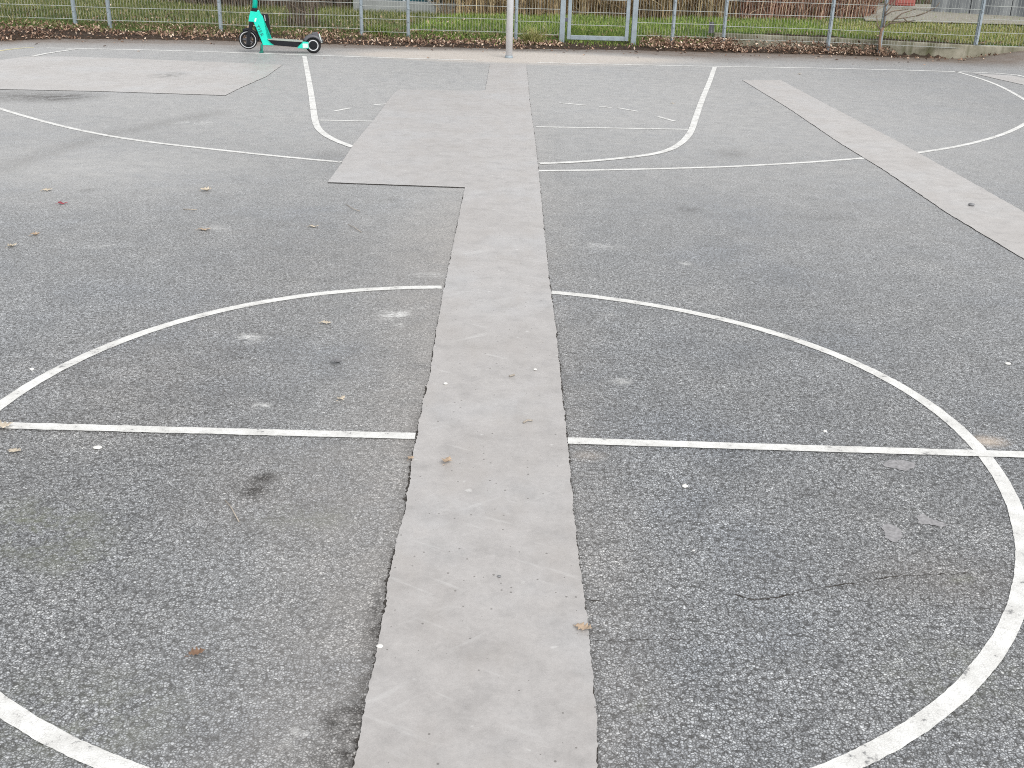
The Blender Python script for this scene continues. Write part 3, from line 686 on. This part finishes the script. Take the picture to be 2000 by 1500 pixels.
st = from_bm('post_stub', bm, M_DGREY, None, False, .006); st.location = (at(1413, 74, RZ).x, float(wall_y(3.5))+.06, RZ-.02)
tag(st, 'short dark grey post stub at the start of the kerb wall', 'post')

# low building at the back of the lawn
M_PLINTH = flat('grey_plinth_concrete', (.25, .26, .255), .8, .3, 0, .16, 3)
M_GLASS = flat('dark_teal_glazing', (.02, .07, .085), .15, .6, 0, .5, 6)
M_RED = flat('dull_red_render', (.33, .10, .085), .7, .3, 0, .12, 3)
M_MULL = flat('grey_mullion', (.35, .40, .42), .5)
pl = at(690, 21, .13); pr = at(880, 29, .13); d = (pr-pl).normalized(); ang = math.atan2(d.y, d.x)
hut = empty('pavilion', (pl.x, pl.y, .1), ang); tag(hut, 'low glazed pavilion on a grey concrete plinth at the back of the lawn', 'building')
bm = bmesh.new(); box(bm, (1.13, 1.6, .10), (2.26, 3.2, .30)); from_bm('plinth', bm, M_PLINTH, hut, False, .01)
bm = bmesh.new(); box(bm, (1.33, 1.72, 1.3), (1.84, 3.0, 2.1)); from_bm('glazed_wall', bm, M_GLASS, hut)
for k in range(4):
    bm = bmesh.new(); box(bm, (.5+k*.54, .19, 1.3), (.05, .05, 2.1)); from_bm('mullion', bm, M_MULL, hut)
bm = bmesh.new(); box(bm, (.24, .5, .92), (.32, .5, 1.35)); from_bm('end_panel', bm, M_RED, hut)
bm = bmesh.new(); box(bm, (1.13, 1.65, 2.43), (2.4, 3.3, .16)); from_bm('roof', bm, M_PLINTH, hut)

# grey concrete retaining wall and red cabinet by the paved yard
M_YARD = flat('beige_grey_paving', (.26, .245, .205), .85, .3, 0, .14, 5)
bm = bmesh.new()
q = [at(1690, 40, RZ+.03), at(2150, 52, RZ+.03), at(2150, 14, RZ+.03), at(1680, 6, RZ+.03)]
f = bm.faces.new([bm.verts.new(v) for v in q]); f.normal_update()
if f.normal.z < 0: f.normal_flip()
me = bpy.data.meshes.new('paved_path'); bm.to_mesh(me); bm.free(); tag(link('paved_path', me, M_YARD), 'beige grey paved yard behind the lawn', kind='structure')
M_BACK = NT('streaked_wall_concrete')
c = M_BACK.ramp(M_BACK.noise(M_BACK.coord('Object', (5, 5, .5)), 1.0, 4), [(.35, (.11, .12, .13)), (.6, (.27, .285, .29))]); M_BACK = M_BACK.fin(c, .85, .3)
wl, wr = at(1815, 22, RZ+.03), at(2120, 40, RZ+.03); d = (wr-wl); ang = math.atan2(d.y, d.x)
bw = empty('retaining_wall', (wl.x, wl.y, RZ), ang); tag(bw, 'streaked grey concrete retaining wall behind the paved yard', 'wall')
bm = bmesh.new(); L = d.length
for k in range(int(L/.9)+1): box(bm, (.45+k*.9, .15, .6), (.885, .22, 1.25))
from_bm('wall_face', bm, M_BACK, bw, False, .008)
bm = bmesh.new(); box(bm, (L/2, .15, 1.28), (L+.9, .3, .1)); from_bm('coping', bm, M_PLINTH, bw)
rp = at(1766, 13, RZ+.03); rb = empty('red_cabinet', (rp.x, rp.y+.2, RZ+.03), .1); tag(rb, 'dull red steel cabinet standing at the edge of the paved yard', 'cabinet')
bm = bmesh.new(); box(bm, (0, 0, .62), (.52, .4, 1.2)); from_bm('cabinet_body', bm, M_RED, rb, False, .015)
bm = bmesh.new(); box(bm, (0, -.205, .62), (.44, .012, 1.08)); from_bm('door', bm, M_RED, rb, False, .003)
bm = bmesh.new(); box(bm, (.17, -.222, .66), (.02, .02, .12)); from_bm('handle', bm, M_DGREY, rb)
for px, me in ((1690, rus[0]), (1800, hm[0]), (1712, hm[1])):
    if me is not rus[0]:
        place('bare_hedge_shrub', me, px, 8, 'dark bare shrub beside the red cabinet', 'shrub', 'dark bare shrubs beside the red cabinet', .3)

# ------------------------------------------------------------------ wire fence and gate
FH = 1.62
def fpos(px, py): return at(px, py)
def fence_pt(x): return Vector((x, float(fence_y(x)), 0))
def post(parent, x, zb, name='post', w=.055, dpt=.06, mat=None, ang=0.0):
    bm = bmesh.new(); p = fence_pt(x)
    box(bm, (p.x, p.y, zb+FH/2-.2), (w, dpt, FH+.45))
    o = from_bm(name, bm, mat or M_GALV, parent, False, .006)
    bm = bmesh.new()
    box(bm, (p.x+.004, p.y-dpt/2-.012, zb+FH/2+.02), (w*.62, .012, FH-.02))
    for k in range(8): box(bm, (p.x+.004, p.y-dpt/2-.02, zb+.13+k*.2), (.022, .014, .022))
    from_bm('clamp_bar', bm, M_GALV, o, False, .003)
    return o
def panel(parent, x0, x1, zb0, zb1=None, name='mesh_panel', off=-.028, top=FH):
    zb1 = zb0 if zb1 is None else zb1
    bm = bmesh.new(); a, b = fence_pt(x0), fence_pt(x1); a.y += off; b.y += off; a.z = zb0; b.z = zb1
    L = (b-a).length; n = int(L/.05); up_ = Vector((0, 0, 1)); d = (b-a).normalized(); nn = Vector((-d.y, d.x, 0)).normalized()
    for k in range(n+1):
        p = a.lerp(b, (k+.5)/(n+1)); tube(bm, [p+up_*-.02, p+up_*(top-.1)], .0018, 4, False)
    for k in range(int(top/.2)):
        for s in (-.006, .006):
            tube(bm, [a+nn*s+up_*k*.2, b+nn*s+up_*k*.2], .0046, 4, False)
    return from_bm(name, bm, M_WIRE, parent)
fl = empty('wire_fence', (0, 0, 0)); tag(fl, 'galvanised wire mesh fence behind the scooter up to the gate', 'fence')
fr = empty('wire_fence', (0, 0, 0)); tag(fr, 'galvanised wire mesh fence from the gate along the kerb wall', 'fence')
xl = [(-11.9, .02), (-9.7, .02)] + [(fpos(px, py).x, zb) for px, py, zb in ((147, 62, .0), (222, 62, .0), (423, 72, .0), (711, 74, .02), (799, 78, -.03), (1007, 86, .02))]
for xx, zb in xl: post(fl, xx, zb)
GA, GB = fpos(1097, 89).x, fpos(1238, 94).x
spans = [(-11.9, -9.7, .2), (-9.7, xl[2][0], .2), (xl[2][0], xl[3][0], .19), (xl[3][0], xl[4][0], .19), (xl[4][0], xl[5][0], .17), (xl[5][0], xl[6][0], .13), (xl[6][0], xl[7][0], .18), (xl[7][0], GA, .16)]
for a_, b_, z_ in spans: panel(fl, a_, b_, z_-.0)
xr = [(fpos(px, py).x, zb) for px, py, zb in ((1309, 92, 0), (1399, 90, .02), (1615, 103, 0), (1711, 106, 0))] + [(7.42, .21), (9.9, .21), (12.0, .21)]
for xx, zb in xr: post(fr, xx, zb)
prevx, zl = GB, [.19, .19, .17, .17, .17, .23, .23]
for (xx, _), z_ in zip(xr, zl): panel(fr, prevx, xx, z_); prevx = xx
gt = empty('wire_gate', (GA, float(fence_y(GA)), 0)); tag(gt, 'narrow galvanised gate with wire mesh infill between two square posts', 'gate')
def gpart(name, c, s, mat=M_GALV, parent=gt, bev=.006):
    bm = bmesh.new(); box(bm, Vector(c)-gt.location, s); return from_bm(name, bm, mat, parent, False, bev)
gy0 = float(fence_y((GA+GB)/2))
gpart('gate_post', (GA, gy0-.02, .78), (.085, .085, 1.9)); gpart('gate_post', (GB, gy0-.02, .78), (.085, .085, 1.9))
gx0, gx1 = GA+.115, GB-.115
gpart('stile', (gx0, gy0, .92), (.06, .05, 1.66)); gpart('stile', (gx1, gy0, .92), (.06, .05, 1.66))
gpart('bottom_rail', ((gx0+gx1)/2, gy0-.002, .125), (gx1-gx0-.06, .046, .07)); gpart('top_rail', ((gx0+gx1)/2, gy0, 1.72), (gx1-gx0-.06, .046, .06))
gpart('latch', (gx1+.02, gy0-.04, 1.05), (.12, .04, .14), M_DGREY)
for zz in (.4, 1.5): gpart('hinge', (gx0-.05, gy0-.01, zz), (.06, .03, .06), M_DGREY, gt, .004)
pn = panel(gt, gx0+.03, gx1-.03, .325, None, 'mesh_infill', .0, 1.45); pn.location = -gt.location

# ------------------------------------------------------------------ basketball pole
pb = at(994, 113); po = empty('basketball_pole', (pb.x, pb.y, 0)); tag(po, 'pale grey steel basketball pole standing at the baseline before the fence', 'pole')
bm = bmesh.new(); tube(bm, [(0, 0, -.1), (0, 0, 3.3)], .049, 24); from_bm('pole_tube', bm, M_POLE, po, True)
bm = bmesh.new(); tube(bm, [(0, 0, -.02), (0, 0, .03), (0, 0, .034)], [.058, .058, .05], 24); from_bm('base_collar', bm, M_GALV, po, True)

# ------------------------------------------------------------------ e-scooter
rc = at(613, 104); ks = at(515, 102.5)
sc_ang = math.atan2((rc-ks).y, (rc-ks).x)
scoot = empty('electric_scooter', (rc.x, rc.y, 0), sc_ang)
tag(scoot, 'turquoise and black rental electric scooter parked on its kickstand by the baseline', 'scooter')
SX, SZ = 1/(9.0909*138), 1/(9.0909*145)
def lo(zx, zy): return ((zx-1590)*SX, (945-zy)*SZ)
def slab(name, poly, half, mat, parent=scoot, bev=.006, yc=0.0):
    bm = bmesh.new(); extrude_xz(bm, [lo(*q) for q in poly], yc-half, yc+half)
    return from_bm(name, bm, mat, parent, False, bev)
# steering column
s0, s1 = lo(585, 150), lo(606, 0); dx = (s1[0]-s0[0])/(s1[1]-s0[1]); ztop = 1.12
bm = bmesh.new(); tube(bm, [(s0[0], 0, s0[1]-.01), (s0[0]+dx*(ztop-s0[1]), 0, ztop)], .036, 20); from_bm('stem', bm, M_TEAL, scoot, True)
slab('collar', [(545, 143), (637, 153), (624, 217), (520, 197)], .042, M_BLACK)
leg = [(515, 200), (620, 215), (638, 184), (668, 190), (682, 250), (722, 285), (752, 420), (778, 680), (803, 702), (842, 762), (905, 803), (700, 803), (662, 690), (602, 520), (557, 393), (468, 385), (488, 290)]
fr_ = slab('frame', leg, .046, M_TEAL, bev=.010)
cu = bpy.data.curves.new('txt', 'FONT'); cu.body = 'TIER'; cu.size = .068; cu.extrude = .0012; cu.align_x = 'CENTER'; cu.align_y = 'CENTER'; cu.space_character = 1.25
to = bpy.data.objects.new('txt', cu); COL.objects.link(to); bpy.context.view_layer.update()
me = bpy.data.meshes.new_from_object(to.evaluated_get(bpy.context.evaluated_depsgraph_get())); bpy.data.objects.remove(to)
lt = link('lettering', me, M_INK, fr_); tx, tz = lo(655, 548)
lt.matrix_local = Matrix.Translation((tx, -.0485, tz)) @ Matrix.Rotation(math.pi/2, 4, 'X') @ Matrix.Rotation(math.radians(-66), 4, 'Z')
bx_, bz_ = lo(592, 355); bm = bmesh.new(); box(bm, (bx_, -.0475, bz_), (.022, .003, .05), Matrix.Rotation(.3, 3, 'Y')); from_bm('sticker', bm, M_STICK, fr_)
bat = slab('battery_box', [(700, 250), (812, 250), (852, 684), (785, 684), (757, 420), (727, 287)], .04, M_BLACK, bev=.008)
bm = bmesh.new(); b0x, b0z = lo(760, 320); box(bm, (b0x, -.0415, b0z), (.009, .003, .075), Matrix.Rotation(-.06, 3, 'Y')); from_bm('sticker', bm, M_RIM, bat)
deck = slab('deck', [(806, 705), (1410, 737), (1340, 740), (1303, 830), (905, 801), (842, 760)], .085, M_BLACK, bev=.008)
slab('grip_mat', [(785, 688), (1400, 716), (1402, 737), (800, 706)], .088, M_GRIP, deck, .003)
slab('deck_trim', [(780, 700), (845, 758), (905, 803), (700, 803), (670, 705)], .066, M_TEAL, deck)
rear = slab('rear_bracket', [(1352, 733), (1505, 735), (1502, 852), (1302, 852)], .072, M_TEAL)
bm = bmesh.new(); q0, q1 = lo(1402, 762), lo(1492, 838); box(bm, ((q0[0]+q1[0])/2, -.0735, (q0[1]+q1[1])/2), (q1[0]-q0[0], .003, abs(q1[1]-q0[1]))); from_bm('sticker', bm, M_STICK, rear)
def wheel(name, cx, cz, R, rim_r, spokes, w=.03):
    prof = [(R-.055, -w*.8), (R-.03, -w), (R-.012, -w*.85), (R, -w*.35), (R, w*.35), (R-.012, w*.85), (R-.03, w), (R-.055, w*.8)]
    bm = bmesh.new(); lathe_y(bm, prof, cx, cz, 56); wl_ = from_bm(name, bm, M_TYRE, scoot, True)
    bm = bmesh.new(); lathe_y(bm, [(rim_r-.009, -w*.92), (rim_r+.006, -w*1.08), (rim_r+.006, w*1.08), (rim_r-.009, w*.92)], cx, cz, 56); from_bm('rim', bm, M_RIM, wl_, True)
    bm = bmesh.new()
    if spokes:
        tube(bm, [(cx, -w*.9, cz), (cx, w*.9, cz)], .035, 20)
        for k in range(spokes):
            a = 2*math.pi*k/spokes + .6
            tube(bm, [(cx+.03*math.cos(a), 0, cz+.03*math.sin(a)), (cx+(rim_r)*math.cos(a), 0, cz+(rim_r)*math.sin(a))], [.016, .012], 8)
        tube(bm, [(cx, -w*.5, cz), (cx, w*.5, cz)], rim_r-.028, 32) if False else None
    else:
        tube(bm, [(cx, -w*.8, cz), (cx, -w*.95, cz)], rim_r-.008, 36); tube(bm, [(cx, w*.8, cz), (cx, w*.95, cz)], rim_r-.008, 36); tube(bm, [(cx, -w*1.25, cz), (cx, w*1.25, cz)], .03, 20)
    from_bm('hub', bm, M_BLACK if not spokes else M_DGREY, wl_)
    return wl_
fx, fz = lo(437, 715); rx, rz = lo(1585, 800)
wheel('front_wheel', fx, fz, .131, .108, 5); wheel('rear_wheel', rx, rz, rz+.0, .070, 0)
fork = slab('fork', [(485, 392), (552, 398), (520, 500), (492, 600), (468, 815), (408, 815), (425, 640), (462, 500)], .012, M_BLACK, yc=-.048)
slab('fork_blade', [(485, 392), (552, 398), (520, 500), (492, 600), (468, 815), (408, 815), (425, 640), (462, 500)], .012, M_BLACK, fork, yc=.048)
slab('fork_crown', [(482, 388), (556, 394), (530, 470), (470, 480)], .058, M_BLACK, fork)
def fender(name, cx, cz, r0, r1, a0, a1, half, mat, n=18):
    bm = bmesh.new(); rings = []
    for k in range(n+1):
        a = math.radians(a0+(a1-a0)*k/n); c, s = math.cos(a), math.sin(a)
        rings.append([bm.verts.new((cx+r*c, yy, cz+r*s)) for r, yy in ((r0-.02, -half), (r0, -half*.94), (r1, -half*.6), (r1, half*.6), (r0, half*.94), (r0-.02, half), (r0-.004, half*.7), (r0-.004, -half*.7))])
    for A, Bq in zip(rings, rings[1:]):
        for i in range(8): bm.faces.new((A[i], A[(i+1) % 8], Bq[(i+1) % 8], Bq[i]))
    bm.faces.new(rings[0]); bm.faces.new(rings[-1][::-1])
    return from_bm(name, bm, mat, scoot, True)
fender('front_fender', fx, fz, .140, .156, -8, 118, .042, M_BLACK)
rf = fender('rear_fender', rx, rz, .128, .158, 22, 150, .045, M_DGREY)
slab('fender_tail', [(1560, 575), (1672, 552), (1735, 752), (1712, 750), (1640, 640)], .035, M_DGREY, rf, .004)
slab('plate', [(1690, 588), (1706, 586), (1750, 748), (1736, 751)], .038, M_STICK, rf, .002)
slab('reflector', [(1664, 560), (1690, 556), (1696, 584), (1672, 590)], .02, M_RED, rf, .002)
slab('mudguard_strip', [(560, 470), (600, 520), (664, 690), (700, 800), (682, 800), (640, 690), (590, 580)], .03, M_BLACK, scoot, .004)
kst = slab('kickstand', [(655, 785), (700, 785), (692, 925), (640, 938), (636, 920), (668, 905)], .010, M_TEALD, scoot, .003, -.05)
slab('kickstand_foot', [(628, 925), (700, 922), (700, 940), (625, 943)], .03, M_TEALD, kst, .003, -.055)
bm = bmesh.new(); c0, c1, c2, c3 = lo(600, -900), lo(640, -60), lo(664, 110), lo(672, 205); tube(bm, [(c0[0], -.02, c0[1]), (c1[0], -.035, c1[1]), (c2[0], -.042, c2[1]), (c3[0], -.03, c3[1])], .004, 6); from_bm('brake_cable', bm, M_BLACK, scoot, True)
hx_, hz_ = s0[0]+dx*(ztop-s0[1]), ztop
bm = bmesh.new(); tube(bm, [(hx_, -.27, hz_+.01), (hx_, -.1, hz_), (hx_, .1, hz_), (hx_, .27, hz_+.01)], .014, 12); hb = from_bm('handlebar', bm, M_BLACK, scoot, True)
for s in (-1, 1):
    bm = bmesh.new(); tube(bm, [(hx_, s*.16, hz_+.005), (hx_, s*.285, hz_+.01)], .019, 14); from_bm('grip', bm, M_TYRE, hb, True)
bm = bmesh.new(); box(bm, (hx_, 0, hz_+.01), (.09, .11, .05)); from_bm('display', bm, M_DGREY, hb, False, .01)

# ------------------------------------------------------------------ single leaves, pebbles and scraps on the court
def flat_c(name, col): return flat(name, col, .75, .3, 0, .25, 45)
C_PALE, C_TAN, C_BROWN, C_RED = flat_c('pale_dead_leaf', (.55, .48, .38)), flat_c('tan_dead_leaf', (.46, .35, .25)), flat_c('brown_dead_leaf', (.24, .15, .10)), flat_c('red_scrap', (.34, .05, .07))
C_STONE, C_SLATE, C_WHITE, C_TWIG = flat_c('white_pebble', (.72, .71, .67)), flat_c('grey_scrap', (.19, .19, .195)), flat_c('white_paper', (.75, .75, .73)), flat_c('dry_twig', (.36, .32, .27))
def oak_leaf(L, rz, mat, label, loc, curl=.25, name='fallen_leaf', lobes=4):
    L *= .47; bm = bmesh.new(); n = 22; mid, lft, rgt = [], [], []
    tw = random.uniform(-.5, .5)
    for i in range(n+1):
        t = i/n; w_ = math.sin(math.pi*t**.8)**.8*.30*(1+.42*math.sin(t*lobes*2*math.pi+.6)) + .006
        zc = curl*(2*t-1)**2*.35 + .03*math.sin(9*t); e = curl*(.5+.5*math.sin(5*t+tw*4))
        xm = t-.5; cy_ = .06*math.sin(3*t+tw)
        mid.append(bm.verts.new((xm*L, cy_*L, zc*L)))
        lft.append(bm.verts.new((xm*L, (cy_+w_)*L, (zc+e*w_*1.3+random.uniform(0, .03))*L))); rgt.append(bm.verts.new((xm*L, (cy_-w_*random.uniform(.85, 1.1))*L, (zc+e*w_*1.1+random.uniform(0, .03))*L)))
    for i in range(n):
        bm.faces.new((mid[i], mid[i+1], lft[i+1], lft[i])); bm.faces.new((rgt[i], rgt[i+1], mid[i+1], mid[i]))
    zmin = min(v.co.z for v in bm.verts)
    for v in bm.verts: v.co.z -= zmin
    o = from_bm(name, bm, mat, None, True)
    md = o.modifiers.new('thickness', 'SOLIDIFY'); md.thickness = .0006
    bm = bmesh.new(); tube(bm, [(-.5*L, .0, .01*L), (-.62*L, .02*L, .03*L), (-.72*L, .06*L, .02*L)], [.0012, .001, .0008], 5); from_bm('leaf_stalk', bm, mat, o, True)
    o.location = loc; o.rotation_euler = (random.uniform(-.08, .08), random.uniform(-.08, .08), rz)
    return tag(o, label, 'leaf')
def L3(px, py, z=.004): p = at(px, py); return (p.x, p.y, z)
oak_leaf(.10, 1.2, C_TAN, 'tan curled oak leaf on the concrete strip below the halfway line', L3(874, 906, .008), .5)
oak_leaf(.095, -.5, C_TAN, 'tan torn leaf lying across the edge of the concrete strip near the camera', L3(1140, 1233, .008), .3)
oak_leaf(.085, .4, C_BROWN, 'rust brown crumpled leaf on the asphalt inside the centre circle', L3(385, 1281), .5)
oak_leaf(.14, .25, C_PALE, 'large pale oak leaf lying over the end of the halfway line', L3(8, 838, .010), .3)
oak_leaf(.10, -.3, C_PALE, 'pale leaf by the halfway line under the large oak leaf', L3(30, 884), .2)
oak_leaf(.10, .1, C_PALE, 'pale flat leaf just inside the top of the centre circle', L3(637, 633), .2)
oak_leaf(.075, .9, C_PALE, 'small pale lobed leaf left of the concrete strip above the halfway line', L3(667, 781), .5)
oak_leaf(.17, -.2, C_PALE, 'big whitish curled leaf on the open asphalt below the three point arc', L3(403, 374), .5)
oak_leaf(.11, .4, C_TAN, 'yellowish brown curled leaf on the asphalt above the centre circle', L3(70, 461), .6)
oak_leaf(.12, .9, C_PALE, 'pale ragged leaf near the yellowish brown one', L3(25, 483), .5)
oak_leaf(.15, .1, C_PALE, 'thin whitish leaf above the red scrap', L3(93, 373), .15)
oak_leaf(.13, .0, C_PALE, 'pale leaf on the asphalt near the wide concrete block', L3(613, 444), .15)
oak_leaf(.16, .3, C_TAN, 'long tan leaf flat on the asphalt with faint twigs', L3(400, 450), .1)
oak_leaf(.10, -.2, C_PALE, 'pale leaf beside the end of the free throw dashes', L3(1315, 203), .2)
oak_leaf(.12, .3, C_PALE, 'pale leaf on the far asphalt above the diagonal concrete strip', L3(1562, 146), .4)
oak_leaf(.06, 1.0, C_TAN, 'small curled leaf inside the joint of the concrete strip', L3(803, 899, .006), .4)
o = oak_leaf(.13, .3, C_RED, 'dark red flat scrap on the asphalt', L3(123, 399), .2, 'red_scrap', 1); o['category'] = 'scrap'
o = oak_leaf(.10, -.4, C_SLATE, 'slate grey folded scrap left of the concrete strip', L3(658, 711), .7, 'grey_scrap', 0); o['category'] = 'scrap'
def pebble(px, py, r, mat, label, name='pebble', fl=.55, z=0.0):
    bm = bmesh.new(); bmesh.ops.create_icosphere(bm, subdivisions=3, radius=r)
    sd_ = Vector((px, py, 0))*.01
    for v in bm.verts:
        k = 1 + .28*mnoise.noise(v.co/r*.9+sd_); v.co = Vector((v.co.x*k*1.25, v.co.y*k, v.co.z*k*fl))
    o = from_bm(name, bm, mat, None, True); p = at(px, py); o.location = (p.x, p.y, r*fl*.75+z); return tag(o, label, 'pebble')
pebble(1337, 951, .0085, C_STONE, 'larger cream pebble on the asphalt below the halfway line')
pebble(1355, 1076, .0036, C_STONE, 'small white pebble below the cream one')
pebble(742, 1265, .0065, C_STONE, 'white pebble in the dark joint of the concrete strip', z=.003)
pebble(870, 753, .007, C_STONE, 'round white pebble on the concrete strip above the halfway line', z=.006)
pebble(1045, 725, .006, C_STONE, 'flat white chip on the concrete strip', z=.006)
pebble(1611, 843, .006, C_STONE, 'tiny white pebble just above the halfway line')
pebble(975, 1130, .0045, C_SLATE, 'tiny black stone in the middle of the concrete strip', z=.006)
pebble(1897, 403, .018, C_SLATE, 'dark grey stone on the diagonal concrete strip', z=.006)
pebble(1968, 712, .010, C_STONE, 'white stone on the asphalt outside the centre circle')
pebble(190, 875, .012, C_STONE, 'whitish crumb of stone under the halfway line', fl=.3)
pebble(62, 722, .007, C_STONE, 'white crumb just outside the centre circle')
def twig(pts_, r, label, z=.003):
    P = [at(*q) for q in pts_]; bm = bmesh.new(); o0 = P[0]
    tube(bm, [Vector((p.x-o0.x, p.y-o0.y, r+.002*(i % 2))) for i, p in enumerate(P)], r, 5)
    o = from_bm('twig', bm, C_TWIG, None, True); o.location = (o0.x, o0.y, z); return tag(o, label, 'twig')
twig([(1022, 830), (1030, 826), (1040, 826)], .0035, 'short pale twig on the concrete strip near the halfway line', .006)
twig([(675, 400), (690, 410), (703, 414)], .0022, 'thin forked twig on the asphalt below the wide concrete block')
twig([(680, 440), (692, 446), (706, 455)], .002, 'pale bent twig below the forked one')
twig([(440, 980), (452, 995), (467, 1022)], .002, 'fine twig beside the dark stain in the centre circle')
twig([(995, 739), (1005, 737)], .004, 'white splinter on the concrete strip above the halfway line', .006)
twig([(358, 410+0), (385, 412)], .003, 'thin dry stem on the open asphalt')
for px, py, lab in ((1784, 27, 'white paper scrap lying on the paved yard behind the sapling'), (1978, 30, 'white paper scrap in front of the retaining wall')):
    o = oak_leaf(.16, .2, C_WHITE, lab, tuple(at(px, py, RZ+.035)), .4, 'paper_scrap', 0); o['category'] = 'litter'
